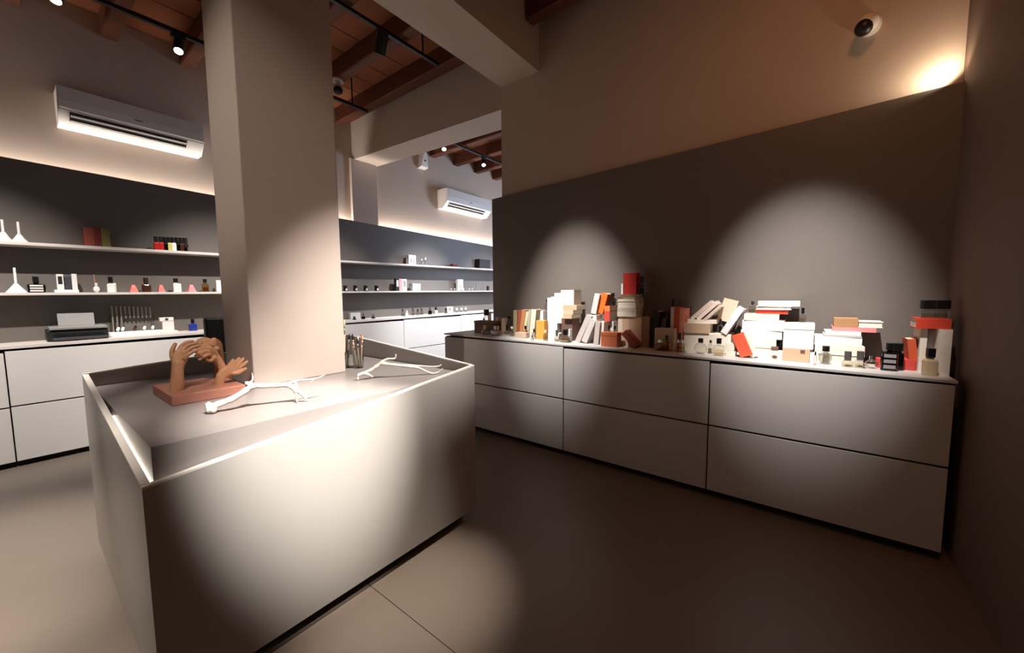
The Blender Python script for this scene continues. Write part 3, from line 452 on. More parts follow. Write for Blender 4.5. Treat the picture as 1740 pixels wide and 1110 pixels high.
 ('T', 'perfume_bottle', 'flat black bottle with three pale label bands, middle shelf', 'bottle', 'bottles along the back wall shelves', 0.147, 5.22, 1.405, 0.101, 0.083, 0.138, 'square', 'black', 'black', {'lab': True, 'capw': 0.35}),
 ('AB', 'plinth', 'low white plinth under the display cards, middle shelf', 'stand', None, 0.246, 0.387, 5.22, 0.12, 1.406, 1.432, 'white', {}),
 ('AB', 'display_card', 'white framed card with dark picture on the low white plinth', 'card', None, 0.262, 0.303, 5.22, 0.03, 1.432, 1.568, 'white', {'picture': 'black'}),
 ('AB', 'carton', 'dark grey box between cards on the low white plinth', 'box', None, 0.308, 0.348, 5.25, 0.05, 1.432, 1.55, 'darkgrey', {}),
 ('AB', 'carton', 'tall white carton at the right of the low white plinth', 'box', None, 0.351, 0.382, 5.22, 0.05, 1.432, 1.574, 'white', {}),
 ('T', 'flask', 'small white figurine shaped flask with thin straw, middle shelf', 'bottle', 'bottles along the back wall shelves', 0.496, 5.22, 1.408, 0.044, 0.06, 0.088, 'ball', 'whiteop', 'white', {}),
 ('R', 'straw', 'thin pinkish reed standing in the white figurine flask', 'reed', None, 0.493, 5.25, 1.408, 0.004, 0.17),
 ('T', 'perfume_bottle', 'clear bottle with black cap and white label, middle shelf', 'bottle', 'bottles along the back wall shelves', 0.591, 5.22, 1.409, 0.056, 0.091, 0.147, 'square', 'whiteop', 'black', {'capw': 0.55}),
 ('AB', 'carton', 'cream card right of the white labelled bottle, middle shelf', 'box', None, 0.605, 0.626, 5.22, 0.03, 1.409, 1.498, 'creamwhite', {}),
 ('TENT', 'price_tent', 'coral tent card left of the tall brown bottle', 'card', 'coral folded tent cards on the middle shelf', 0.71, 0.772, 5.2, 0.05, 1.41, 1.483, 'coral'),
 ('TENT', 'price_tent', 'coral tent card right of the tall brown bottle', 'card', 'coral folded tent cards on the middle shelf', 0.914, 0.97, 5.2, 0.05, 1.411, 1.486, 'coral'),
 ('TENT', 'price_tent', 'pink tent card between black capped bottle and amber bottle', 'card', 'coral folded tent cards on the middle shelf', 1.151, 1.22, 5.2, 0.05, 1.413, 1.491, 'coralpink'),
 ('T', 'perfume_bottle', 'tall dark brown bottle with tapering cap between coral cards', 'bottle', 'bottles along the back wall shelves', 0.836, 5.22, 1.411, 0.068, 0.086, 0.144, 'square', 'brownglass', 'brownop', {'capw': 0.5}),
 ('T', 'perfume_bottle', 'black capped bottle with black and white body, middle shelf', 'bottle', 'bottles along the back wall shelves', 1.064, 5.22, 1.413, 0.049, 0.101, 0.144, 'square', 'whiteop', 'black', {'capw': 0.7}),
 ('AB', 'carton', 'white carton right of the black and white bottle, middle shelf', 'box', None, 1.077, 1.106, 5.22, 0.04, 1.413, 1.502, 'white', {}),
 ('T', 'perfume_bottle', 'amber bottle with black cap near the pillar, middle shelf', 'bottle', 'bottles along the back wall shelves', 1.309, 5.22, 1.414, 0.061, 0.101, 0.143, 'square', 'amberlight', 'black', {'capw': 0.5}),
 ('AB', 'carton', 'white carton by the pillar on the middle shelf', 'box', None, 1.41, 1.459, 5.22, 0.05, 1.415, 1.545, 'white', {}),
 ('AB', 'vial_tray', 'white vial tray on the back counter', 'tray', None, 0.536, 0.949, 5.16, 0.14, 0.991, 1.028, 'white', {}),
 ('AB', 'carton', 'white carton with two dark figures on the upper right shelf', 'box', 'small things on the right part of the back wall shelves', 4.048, 4.193, 5.22, 0.08, 1.871, 2.035, 'white', {'picture2': True}),
 ('T', 'perfume_bottle', 'small clear bottle, left of two on the upper right shelf', 'bottle', 'small things on the right part of the back wall shelves', 4.316, 5.22, 1.875, 0.05, 0.081, 0.111, 'round', 'clear', 'white', {}),
 ('T', 'perfume_bottle', 'small clear bottle, right of two on the upper right shelf', 'bottle', 'small things on the right part of the back wall shelves', 4.397, 5.22, 1.876, 0.056, 0.095, 0.14, 'round', 'clear', 'white', {}),
 ('AB', 'carton', 'dark basket like box at the end of the upper right shelf', 'box', 'small things on the right part of the back wall shelves', 5.79, 6.118, 5.22, 0.12, 1.894, 2.089, 'black', {}),
 ('AB', 'carton', 'low dark red box left of the dark one, upper right shelf', 'box', 'small things on the right part of the back wall shelves', 5.054, 5.161, 5.22, 0.08, 1.884, 1.943, 'maroonbox', {}),
 ('T', 'candle_jar', 'black candle jar by the pillar on the middle shelf', 'jar', 'black candle jars on the middle shelf', 2.921, 5.22, 1.427, 0.059, 0.052, 0.081, 'round', 'black', 'black', {'capw': 1.0, 'label1': True}),
 ('T', 'candle_jar', 'black candle jar, second from the pillar on the middle shelf', 'jar', 'black candle jars on the middle shelf', 3.075, 5.22, 1.429, 0.06, 0.052, 0.082, 'round', 'black', 'black', {'capw': 1.0, 'label1': True}),
 ('T', 'candle_jar', 'black candle jar, third from the pillar on the middle shelf', 'jar', 'black candle jars on the middle shelf', 3.24, 5.22, 1.43, 0.062, 0.053, 0.084, 'round', 'black', 'black', {'capw': 1.0, 'label1': True}),
 ('T', 'candle_jar', 'black candle jar, fourth from the pillar on the middle shelf', 'jar', 'black candle jars on the middle shelf', 3.424, 5.22, 1.431, 0.063, 0.054, 0.085, 'round', 'black', 'black', {'capw': 1.0, 'label1': True}),
 ('AB', 'carton', 'tall black and white carton, left of the patterned group, middle shelf', 'box', 'small things on the right part of the back wall shelves', 3.78, 3.842, 5.22, 0.05, 1.434, 1.636, 'black', {'picture': 'white'}),
 ('AB', 'carton', 'pink and white carton in the patterned group, middle shelf', 'box', 'small things on the right part of the back wall shelves', 3.842, 3.905, 5.22, 0.05, 1.435, 1.633, 'pinkbox', {}),
 ('AB', 'carton', 'white patterned carton, right in the patterned group, middle shelf', 'box', 'small things on the right part of the back wall shelves', 3.905, 3.992, 5.22, 0.05, 1.435, 1.63, 'white', {'picture': 'grey'}),
 ('T', 'perfume_bottle', 'slim clear vial right of the patterned cartons, middle shelf', 'bottle', 'small things on the right part of the back wall shelves', 4.058, 5.22, 1.436, 0.044, 0.085, 0.124, 'round', 'clear', 'steel', {}),
 ('AB', 'carton', 'white card box left of the glassware, middle right shelf', 'box', 'small things on the right part of the back wall shelves', 4.109, 4.276, 5.22, 0.06, 1.437, 1.563, 'white', {'lines': True}),
 ('AB', 'carton', 'white carton, upper part of the pile by the glassware', 'box', 'small things on the right part of the back wall shelves', 5.176, 5.31, 5.22, 0.06, 1.445, 1.662, 'white', {'picture2': True}),
 ('T', 'flask', 'white flask before the piled carton, middle right shelf', 'bottle', 'small things on the right part of the back wall shelves', 5.233, 5.17, 1.446, 0.078, 0.059, 0.103, 'ball', 'whiteop', 'white', {}),
 ('T', 'glass_vial', 'tiny low glass left of the piled white carton', 'vial', 'tiny glasses on the middle right shelf', 4.992, 5.22, 1.444, 0.049, 0.021, 0.042, 'round', 'clear', 'white', {}),
 ('T', 'glass_vial', 'tiny low glass beside the piled white carton', 'vial', 'tiny glasses on the middle right shelf', 5.075, 5.22, 1.445, 0.05, 0.021, 0.043, 'round', 'clear', 'white', {}),
 ('T', 'glass_vial', 'tiny low glass right of the white flask', 'vial', 'tiny glasses on the middle right shelf', 5.473, 5.22, 1.448, 0.052, 0.02, 0.043, 'round', 'clear', 'white', {}),
 ('T', 'glass_vial', 'tiny low glass before the steel T stand', 'vial', 'tiny glasses on the middle right shelf', 5.557, 5.22, 1.448, 0.052, 0.02, 0.043, 'round', 'clear', 'white', {}),
 ('TS', 'tester_stand', 'thin steel T stand at the end of the middle right shelf', 'stand', None, 5.666, 5.22, 1.448, 0.15),
 ('AB', 'carton', 'slim black flacon box at the end of the middle right shelf', 'box', 'small things on the right part of the back wall shelves', 6.023, 6.079, 5.22, 0.03, 1.452, 1.551, 'black', {}),
 ('AB', 'display_card', 'white and grey card stand near the pillar on the back counter', 'card', 'things on the right part of the back counter', 2.996, 3.154, 5.24, 0.05, 1.016, 1.115, 'greywhite', {}),
 ('T', 'perfume_bottle', 'black bottle before the white card stand, back counter', 'bottle', 'things on the right part of the back counter', 3.006, 5.16, 1.017, 0.051, 0.018, 0.047, 'square', 'black', 'black', {'capw': 0.5}),
 ('T', 'perfume_bottle', 'black bottle right of the card stand, back counter', 'bottle', 'things on the right part of the back counter', 3.147, 5.16, 1.018, 0.052, 0.043, 0.083, 'square', 'black', 'steel', {'capw': 0.5}),
 ('T', 'perfume_bottle', 'black bottle standing alone, third on the back counter', 'bottle', 'things on the right part of the back counter', 3.312, 5.16, 1.02, 0.053, 0.029, 0.065, 'square', 'black', 'steel', {'capw': 0.5}),
 ('T', 'perfume_bottle', 'clear bottle, first of the glass group on the back counter', 'bottle', 'things on the right part of the back counter', 3.847, 5.16, 1.025, 0.057, 0.074, 0.122, 'square', 'clear', 'steel', {'capw': 0.5}),
 ('T', 'perfume_bottle', 'white bottle in the glass group on the back counter', 'bottle', 'things on the right part of the back counter', 3.921, 5.16, 1.026, 0.058, 0.051, 0.09, 'square', 'whiteop', 'white', {'capw': 0.5}),
 ('T', 'perfume_bottle', 'clear bottle right of the white one, back counter', 'bottle', 'things on the right part of the back counter', 4.053, 5.16, 1.028, 0.059, 0.074, 0.123, 'square', 'clear', 'steel', {'capw': 0.5}),
 ('T', 'perfume_bottle', 'clear bottle, fourth of the glass group, back counter', 'bottle', 'things on the right part of the back counter', 4.15, 5.16, 1.029, 0.06, 0.059, 0.109, 'square', 'clear', 'steel', {'capw': 0.5}),
 ('T', 'perfume_bottle', 'clear bottle, last of the glass group, back counter', 'bottle', 'things on the right part of the back counter', 4.232, 5.16, 1.029, 0.06, 0.07, 0.115, 'square', 'clear', 'steel', {'capw': 0.5}),
 ('T', 'perfume_bottle', 'slim black bottle right of the glass group, back counter', 'bottle', 'things on the right part of the back counter', 4.419, 5.16, 1.031, 0.061, 0.072, 0.123, 'square', 'black', 'steel', {'capw': 0.5}),
 ('T', 'perfume_bottle', 'white bottle with black side right of the slim black one', 'bottle', 'things on the right part of the back counter', 4.553, 5.16, 1.033, 0.062, 0.071, 0.122, 'square', 'whiteop', 'black', {'capw': 0.5}),
 ('T', 'perfume_bottle', 'clear bottle right of the white carton, back counter', 'bottle', 'things on the right part of the back counter', 5.064, 5.16, 1.038, 0.066, 0.042, 0.086, 'square', 'clear', 'white', {'capw': 0.5}),
 ('T', 'perfume_bottle', 'clear bottle, second right of the white carton, back counter', 'bottle', 'things on the right part of the back counter', 5.188, 5.16, 1.039, 0.067, 0.036, 0.086, 'square', 'clear', 'white', {'capw': 0.5}),
 ('T', 'perfume_bottle', 'clear bottle, farthest right on the back counter', 'bottle', 'things on the right part of the back counter', 5.3, 5.16, 1.041, 0.068, 0.042, 0.087, 'square', 'clear', 'white', {'capw': 0.5}),
 ('T', 'perfume_bottle', 'clear bottle left of the white carton, back counter', 'bottle', 'things on the right part of the back counter', 4.797, 5.16, 1.035, 0.064, 0.049, 0.091, 'square', 'clear', 'black', {'capw': 0.5}),
 ('AB', 'carton', 'white carton with grey picture on the back counter right part', 'box', 'things on the right part of the back counter', 4.819, 4.966, 5.16, 0.06, 1.036, 1.151, 'greywhite', {'picture': 'grey'}),
]

def mk_book(L, T, D, cover, pages='page', pg_out=False):
    """book lying flat; spine on local -x face, length L along y, thickness T along z, depth D along +x; returns meshes"""
    c = bm_new(); t = min(.0035, T*.18)
    bx(c, 0, D, -L/2, L/2, 0, t); bx(c, 0, D, -L/2, L/2, T-t, T); bx(c, 0, t*1.2, -L/2, L/2, t, T-t)
    p = bm_new(); bx(p, t*1.2, D-.004, -L/2+.004, L/2-.004, t, T-t)
    return c, p
def put_book(label, grp, M, L, T, D, col, name='book', flip=False):
    c, p = mk_book(L, T, D, col)
    if flip:
        F = Matrix.Translation((D, 0, 0)) @ Matrix.Rotation(PI, 4, 'Z'); c.transform(F); p.transform(F)
    o = empty(name); o.matrix_world = M; tag(o, label, 'book', grp)
    link('cover', c, cm(col), o); link('pages', p, cm('page'), o); return o
WHITES = {'white', 'pagewhite', 'cream2', 'cream3', 'creamwhite', 'pinkwhite', 'greywhite'}
def put_box(label, cat, grp, name, M, sx, sy, sz, col, o):
    """box with front face on local x=0, y centred, depth sx, width sy, height sz"""
    t = empty(name); t.matrix_world = M; tag(t, label, cat, grp)
    lidz = sz*.76 if o.get('lid') else None
    bm = bm_new(); bx(bm, 0, sx, -sy/2, sy/2, 0, sz if not lidz else lidz-.002); link('body', bm, cm(col), t, bevel=min(.002, sz*.1))
    if lidz:
        bm = bm_new(); bx(bm, -.002, sx+.002, -sy/2-.002, sy/2+.002, lidz, sz); link('lid', bm, cm(col), t, bevel=.0015)
    if o.get('tab'):
        bm = bm_new(); bx(bm, -.003, 0, -sy*.32, -sy*.16, sz*.70, sz*.93); link('tab', bm, cm('darkbrown'), t)
    if o.get('badge'):
        bm = bm_new(); Mx = Matrix.Translation((-.001, 0, sz*.42)) @ Matrix.Rotation(-PI/2, 4, 'Y'); lathe(bm, [(.012, -.001), (.012, .002)], 18, Mx, sx=.8, sy=1.15); link('badge', bm, cm('darkbrown'), t)
    pc = o.get('picture')
    if pc:
        bm = bm_new(); bx(bm, -.002, 0, -sy*.30, sy*.30, sz*.36, sz*.86); link('printed_picture', bm, cm(pc), t)
    if o.get('picture2'):
        for s in (-1, 1):
            bm = bm_new(); lathe(bm, [(.004, 0), (.009, .012), (.006, .034), (.010, .05), (.003, .06)], 8, Matrix.Translation((0, s*sy*.2, sz*.25)), sx=.3); link('printed_figure', bm, cm('darkgrey'), t)
    if o.get('lines'):
        for k in range(3):
            bm = bm_new(); bx(bm, -.0015, 0, -sy*.36, sy*.36, sz*(.3+.2*k), sz*(.34+.2*k)); link('printed_line', bm, cm('grey'), t)
    return t
def put_bottle(name, label, cat, grp, x, y, z, w, hb, ht, kind, glass, cap, o, face):
    """face = rotation about z so that local -x looks into the room"""
    t = empty(name, (x, y, z)); t.rotation_euler.z = face; tag(t, label, cat, grp)
    r = w/2; cw = w*o.get('capw', .45)/2; sh = min(hb*.22, .02); nk = min(cw*.8, r*.6)
    bm = bm_new()
    if kind == 'square':
        lathe(bm, [(r*.92, 0), (r, .003), (r, hb-sh), (r*.85, hb-sh*.6), (nk, hb-sh*.45), (nk, hb)], 20, sx=.62, sq=6)
    elif kind == 'round':
        lathe(bm, [(r*.9, 0), (r, .003), (r, hb-sh), (r*.8, hb-sh*.5), (nk, hb-sh*.3), (nk, hb)], 18)
    elif kind == 'ball':
        R = hb/2
        pr = [(max(.3*r, r*math.sin(a)), R-R*math.cos(a)) for a in [PI*k/10 for k in range(1, 10)]]
        lathe(bm, [(r*.45, 0)]+pr+[(nk, hb)], 18, sx=.8)
    else:
        Mx = Matrix.Translation((0, 0, hb/2)) @ Matrix.Rotation(PI/2, 4, 'Y')
        lathe(bm, [(hb*.44, -.016), (hb*.49, -.010), (hb*.49, .010), (hb*.44, .016)], 24, Mx)
    link('glass', bm, GL[glass], t, smooth=(kind in ('ball', 'round')))
    bm = bm_new(); hc = ht-hb
    if o.get('dropper'):
        lathe(bm, [(cw, hb), (cw, hb+hc*.6), (cw*.35, hb+hc*.66), (cw*.3, ht)], 16)
    elif kind == 'square' and not o.get('label1'):
        lathe(bm, [(cw*.97, hb), (cw, hb+.001), (cw, ht-.001), (cw*.97, ht)], 16, sq=6, sx=min(1, .62*r/cw if cw > .62*r else 1))
    else:
        lathe(bm, [(cw*.97, hb), (cw, hb+.001), (cw, ht-.001), (cw*.97, ht)], 18)
    link('cap', bm, CAPM[cap], t)
    if glass in ('clear', 'amberlight', 'smoke') and kind == 'square' and w > .03:
        bm = bm_new(); lathe(bm, [(r*.8, .006), (r*.8, hb*.5)], 16, sx=.56, sq=6); link('liquid', bm, MC.get('perfume_'+glass) or glassmat('perfume_'+glass, {'clear': (.95, .92, .86), 'amberlight': (.90, .76, .58), 'smoke': (.7, .66, .6)}[glass], .2), t)
    if o.get('lab'):
        for k in range(3):
            bm = bm_new(); bx(bm, -r*.62-.002, -r*.62, -r*.72, r*.72, hb*(.12+.26*k), hb*(.28+.26*k)); link('label_band', bm, cm('grey' if y < 4 else 'greywhite'), t)
    if o.get('label1'):
        bm = bm_new(); Mx = Matrix.Rotation(0, 4, 'Z'); bx(bm, -r-.001, -r*.8, -r*.5, r*.4, hb*.2, hb*.8); link('label', bm, cm('greywhite'), t)
    return t
for it in ITEMS:
    k = it[0]
    if k in ('B', 'K'):
        _, name, label, cat, grp, yl, yr, x, d, z0, zt, col, o = it
        w = max(yl-yr, .012); h = max(zt-z0, .006); yc = (yl+yr)/2
        if k == 'B': put_box(label, cat, grp, name, Matrix.Translation((x, yc, z0)), d, w, h, col, o)
        elif o.get('up'):
            put_book(label, grp, Matrix.Translation((x, yc, z0+h/2)) @ Matrix.Rotation(PI/2, 4, 'X') @ Matrix.Translation((0, 0, -w/2)), h, w, d, col)
        else:
            put_book(label, grp, Matrix.Translation((x, yc, z0)) @ Matrix.Rotation(random.uniform(-.03, .03), 4, 'Z'), w, h, d, col, flip=(col in WHITES and random.random() < .35))
    elif k == 'L':
        _, name, label, cat, grp, yb, z0, x, d, L, ang, th, col, o = it
        a = math.radians(ang)
        # local y (spine length) -> up, leaning toward -y by ang ; thickness axis horizontal
        lift = abs(math.sin(a))*th/2
        M = Matrix.Translation((x, yb, z0+lift)) @ Matrix.Rotation(a, 4, 'X') @ Matrix.Rotation(PI/2, 4, 'X') @ Matrix.Translation((0, L/2, -th/2))
        put_book(label, grp, M, L, th, d, col)
    elif k == 'T':
        _, name, label, cat, grp, x, y, z, w, hb, ht, kind, glass, cap, o = it
        put_bottle(name, label, cat, grp, x, y, z, w, hb, ht, kind, glass, cap, o, 0 if y < 4 else PI/2)
    elif k == 'AB':
        _, name, label, cat, grp, xl, xr, y, d, z0, zt, col, o = it
        put_box(label, cat, grp, name, Matrix.Translation(((xl+xr)/2, y, z0)) @ Matrix.Rotation(PI/2, 4, 'Z'), d, xr-xl, zt-z0, col, o)
    elif k == 'C':
        _, name, label, cat, grp, x, y, z, w, hc, ht = it
        t = empty(name, (x, y, z)); tag(t, label, cat, grp)
        bm = bm_new(); lathe(bm, [(w*.5, 0), (w*.5, .006), (w*.30, hc*.5), (.011, hc)], 24); link('cone', bm, CAPM['white'], t, smooth=False)
        bm = bm_new(); lathe(bm, [(.011, hc), (.008, hc+.01), (.008, ht-.03), (.007, ht)], 12); link('stem', bm, CAPM['white'], t, smooth=True)
    elif k == 'TENT':
        _, name, label, cat, grp, x0, x1, y, d, z, zt, col = it
        t = empty(name, ((x0+x1)/2, y, z)); tag(t, label, cat, grp)
        w = (x1-x0)/2; h = zt-z
        for s in (-1, 1):      # front and rear flaps meeting at the ridge
            bm = bm_new(); q = [(-w, s*.03, 0), (w, s*.03, 0), (w*.35, s*.003, h), (-w*.35, s*.003, h)]
            hexa(bm, [(x, y0-.001, zz) for x, y0, zz in q]+[(x, y0+.001, zz) for x, y0, zz in q]); link('flap', bm, cm(col), t)
        bm = bm_new(); bx(bm, -w*.22, w*.22, -.024, -.020, h*.2, h*.8, Matrix.Rotation(math.radians(-12), 4, 'X')); link('printed_patch', bm, cm('pinkbox'), t)
    elif k == 'R':
        _, name, label, cat, grp, x, y, z, w, h = it
        bm = bm_new(); tube(bm, [(0, 0, 0), (-.002, 0, h)], .0025, 6); tag(link(name, bm, cm('salmon'), loc=(x, y, z)), label, cat)
    elif k == 'TS':
        _, name, label, cat, grp, x, y, z, h = it
        t = empty(name, (x, y, z)); tag(t, label, cat)
        bm = bm_new(); lathe(bm, [(.02, 0), (.02, .004)], 16); link('base', bm, STEELM, t)
        bm = bm_new(); tube(bm, [(0, 0, .004), (0, 0, h)], .003, 8); link('stem', bm, STEELM, t)
        bm = bm_new(); tube(bm, [(-.04, 0, h), (.04, 0, h)], .004, 8); link('cross_bar', bm, STEELM, t)

# vials lying in the tray, white L stand, blue bottle, printer, acrylic rack
ztray = .985+.0105*.7+.045
for i, (x, c) in enumerate(((.605, 'whiteop'), (.637, 'whiteop'), (.722, 'brownglass'), (.79, 'whiteop'), (.851, 'whiteop'))):
    t = empty('sample_vial', (x, 5.2, ztray+.006)); tag(t, ['white sample vial lying leftmost in the vial tray', 'white sample vial lying second in the vial tray', 'brown sample vial lying in the middle of the vial tray', 'white sample vial lying fourth in the vial tray', 'white sample vial lying rightmost in the vial tray'][i], 'vial', 'sample vials in the tray')
    t.rotation_euler = (math.radians(-62), 0, math.radians(-18))
    bm = bm_new(); lathe(bm, [(.011, -.0), (.012, .004), (.012, .05), (.006, .054)], 12); link('glass', bm, GL[c], t, smooth=True)
    bm = bm_new(); lathe(bm, [(.008, .054), (.008, .068)], 12); link('cap', bm, CAPM['black'], t)
zt = .985+.0105*.95
t = empty('card_holder', (.965, 5.2, zt)); tag(t, 'white L shaped card stand with small dark picture on the worktop', 'stand')
bm = bm_new(); bx(bm, -.06, .075, -.05, .08, 0, .02); link('foot', bm, WHITEP, t, .003)
bm = bm_new(); bx(bm, -.035, .055, 0, .05, .02, .155); link('back_plate', bm, WHITEP, t, .003)
bm = bm_new(); bx(bm, -.055, .055, -.004, .05, .12, .157); link('head_block', bm, WHITEP, t, .003)
bm = bm_new(); bx(bm, -.012, .012, -.007, -.004, .128, .15); link('printed_picture', bm, cm('darkgrey'), t)
put_bottle('perfume_bottle', 'cobalt blue bottle near the pillar on the back worktop', 'bottle', None, 1.178, 5.22, .985+.0105*1.18, .07, .085, .128, 'square', 'blue', 'black', {'capw': .4}, PI/2)
zt = .985+.0105*.35
t = empty('printer', (.36, 5.16, zt)); tag(t, 'black inkjet printer with paper standing in its rear tray', 'printer')
bm = bm_new(); bx(bm, -.19, .17, -.10, .18, 0, .095); link('body', bm, cm('black'), t, .008)
bm = bm_new(); bx(bm, -.16, .16, -.155, -.10, .008, .03); link('output_tray', bm, cm('darkgrey'), t, .003)
bm = bm_new(); bx(bm, -.175, .165, -.115, .16, .097, .122); link('lid', bm, GREYP, t, .005)
bm = bm_new(); bx(bm, -.155, .145, -.103, -.100, .03, .06); link('paper_slot', bm, BLACK, t)
bm = bm_new(); bx(bm, -.115, .105, .06, .068, .122, .235, Matrix.Translation((0, .065, .12)) @ Matrix.Rotation(math.radians(-14), 4, 'X') @ Matrix.Translation((0, -.065, -.12))); link('paper_sheet', bm, cm('grey'), t)  # white paper coloured grey, its shade put into the tone
zt = .985+.0105*.73
t = empty('test_tube_rack', (.727, 5.31, zt)); tag(t, 'clear acrylic rack of thin glass tubes against the dark back panel', 'rack')
bm = bm_new(); bx(bm, -.16, .16, -.025, .03, 0, .006); link('base', bm, GLASSC, t)
bm = bm_new(); bx(bm, -.16, .16, -.01, .01, .19, .194); link('top_bar', bm, GLASSC, t)
for s in (-1, 1):
    bm = bm_new(); bx(bm, s*.157-.003, s*.157+.003, -.01, .01, .006, .19); link('upright', bm, GLASSC, t)
for i in range(10):
    x = -.135+i*.03; b = .02 if i < 3 else .16
    bm = bm_new(); lathe(bm, [(.005, b), (.007, b+.01), (.007, .285-.002*i), (.008, .287-.002*i)], 10, Matrix.Translation((x, 0, 0))); link('tube', bm, mat('frosted_tube', (.56, .53, .50), .4, trans=.15, ior=1.2), t, smooth=True)

# chair behind the pillar
t = empty('office_chair', (1.30, 4.1, 0)); tag(t, 'black high backed chair half hidden behind the pillar', 'chair')
bm = bm_new(); bx(bm, -.30, .26, -.03, .04, .55, 1.18); link('backrest', bm, BLACK, t, .02)
bm = bm_new(); bx(bm, -.26, .24, .04, .48, .44, .52); link('seat', bm, BLACK, t, .02)
bm = bm_new(); bx(bm, -.03, .03, .02, .12, .40, .62); link('back_bracket', bm, BLACK, t, .005)
bm = bm_new(); tube(bm, [(0, .25, .09), (0, .25, .44)], .025, 12); link('gas_post', bm, BLACK, t)
for i in range(5):
    a = 2*PI*i/5+.3
    bm = bm_new(); tube(bm, [(0, .25, .09), (.26*math.cos(a), .25+.26*math.sin(a), .06)], [.022, .014], 8); lg = link('foot', bm, BLACK, t)
    bm = bm_new(); lathe(bm, [(.026, -.012), (.026, .012)], 14, Matrix.Translation((.27*math.cos(a), .25+.27*math.sin(a), .027)) @ Matrix.Rotation(PI/2, 4, 'X')); link('caster', bm, BLACK, t)

# ================================================================ carved hands
sc = empty('hand_sculpture', (.52, 2.28, .893)); tag(sc, 'carved wooden sculpture of reaching hands on a red wood slab', 'sculpture')
SO = Vector((.52, 2.28, .893))
bm = bm_new(); bx(bm, .385, .655, 2.10, 2.455, .893, .937); bmesh.ops.translate(bm, verts=bm.verts, vec=-SO); link('base_slab', bm, SLABW, sc, .004)
def carved(name, chains, label=None):
    bm = bm_new()
    for pts, rad, *fl in chains:
        P = smoothpts([Vector(p)-SO for p in pts], 4)
        if isinstance(rad[0], (tuple, list)):
            ra = lerplist([r[0] for r in rad], len(P)); rb = lerplist([r[1] for r in rad], len(P)); R = list(zip(ra, rb))
        else: R = lerplist(list(rad), len(P))
        # rounded ends
        d0 = (P[0]-P[1]).normalized(); d1 = (P[-1]-P[-2]).normalized()
        f = lambda r, s: (r[0]*s, r[1]*s) if isinstance(r, tuple) else r*s
        m = lambda r: min(r) if isinstance(r, tuple) else r
        P = [P[0]+d0*m(R[0])*.8, P[0]+d0*m(R[0])*.5]+P+[P[-1]+d1*m(R[-1])*.5, P[-1]+d1*m(R[-1])*.8]
        R = [f(R[0], .55), f(R[0], .87)]+R+[f(R[-1], .87), f(R[-1], .55)]
        tube(bm, P, R, 12, flat=fl[0] if fl else None)
    o = link(name, bm, CARVED, sc)
    md = o.modifiers.new('r', 'REMESH'); md.mode = 'VOXEL'; md.voxel_size = .0022; md.use_smooth_shade = True
    sm = o.modifiers.new('s', 'SMOOTH'); sm.factor = .5; sm.iterations = 2
    if label: o['label'] = label
    return o
carved('clasping_hand', [
    ([(.424, 2.215, .925), (.430, 2.215, .98), (.434, 2.215, 1.03), (.440, 2.215, 1.062)], [(.027, .022), (.025, .021), (.022, .018), (.025, .017)], (0, 1, 0)),
    ([(.440, 2.215, 1.062), (.447, 2.22, 1.085), (.456, 2.222, 1.105)], [(.026, .016), (.031, .015), (.027, .013)], (0, 1, 0)),
    ([(.450, 2.245, 1.105), (.457, 2.25, 1.125), (.477, 2.252, 1.144), (.503, 2.25, 1.149)], [.0095, .009, .0085, .007]),
    ([(.455, 2.232, 1.10), (.464, 2.234, 1.115), (.486, 2.234, 1.135), (.514, 2.232, 1.139)], [.010, .0095, .009, .0075]),
    ([(.459, 2.216, 1.092), (.467, 2.214, 1.104), (.489, 2.212, 1.123), (.517, 2.212, 1.131)], [.010, .0095, .009, .0075]),
    ([(.460, 2.20, 1.08), (.468, 2.196, 1.092), (.488, 2.194, 1.107), (.507, 2.195, 1.114)], [.009, .0085, .008, .007]),
    ([(.432, 2.228, 1.06), (.425, 2.24, 1.088), (.428, 2.246, 1.118), (.440, 2.25, 1.143)], [.012, .0105, .0095, .0075])],
    'left hand rising from the slab with fingers bent to the right')
carved('meeting_hand', [
    ([(.655, 2.37, .925), (.642, 2.368, .97), (.625, 2.362, 1.02), (.603, 2.352, 1.058)], [(.026, .022), (.024, .021), (.021, .019), (.024, .016)], (0, 1, 0)),
    ([(.603, 2.352, 1.058), (.588, 2.335, 1.078), (.570, 2.318, 1.092)], [(.026, .015), (.030, .015), (.026, .013)], (0, 1, 0)),
    ([(.580, 2.325, 1.11), (.563, 2.322, 1.117), (.546, 2.318, 1.117), (.530, 2.31, 1.113)], [.010, .0095, .009, .0075]),
    ([(.575, 2.312, 1.098), (.558, 2.304, 1.105), (.540, 2.298, 1.104), (.522, 2.29, 1.094)], [.0105, .010, .0095, .008]),
    ([(.572, 2.304, 1.086), (.556, 2.294, 1.09), (.537, 2.286, 1.086), (.518, 2.278, 1.077)], [.0105, .010, .0095, .008]),
    ([(.578, 2.306, 1.072), (.560, 2.290, 1.072), (.543, 2.282, 1.066), (.528, 2.275, 1.058)], [.009, .009, .0085, .007]),
    ([(.600, 2.33, 1.052), (.585, 2.315, 1.045), (.572, 2.305, 1.042), (.560, 2.298, 1.05)], [.011, .010, .009, .0075])],
    'diagonal forearm whose fingers meet the left hand')
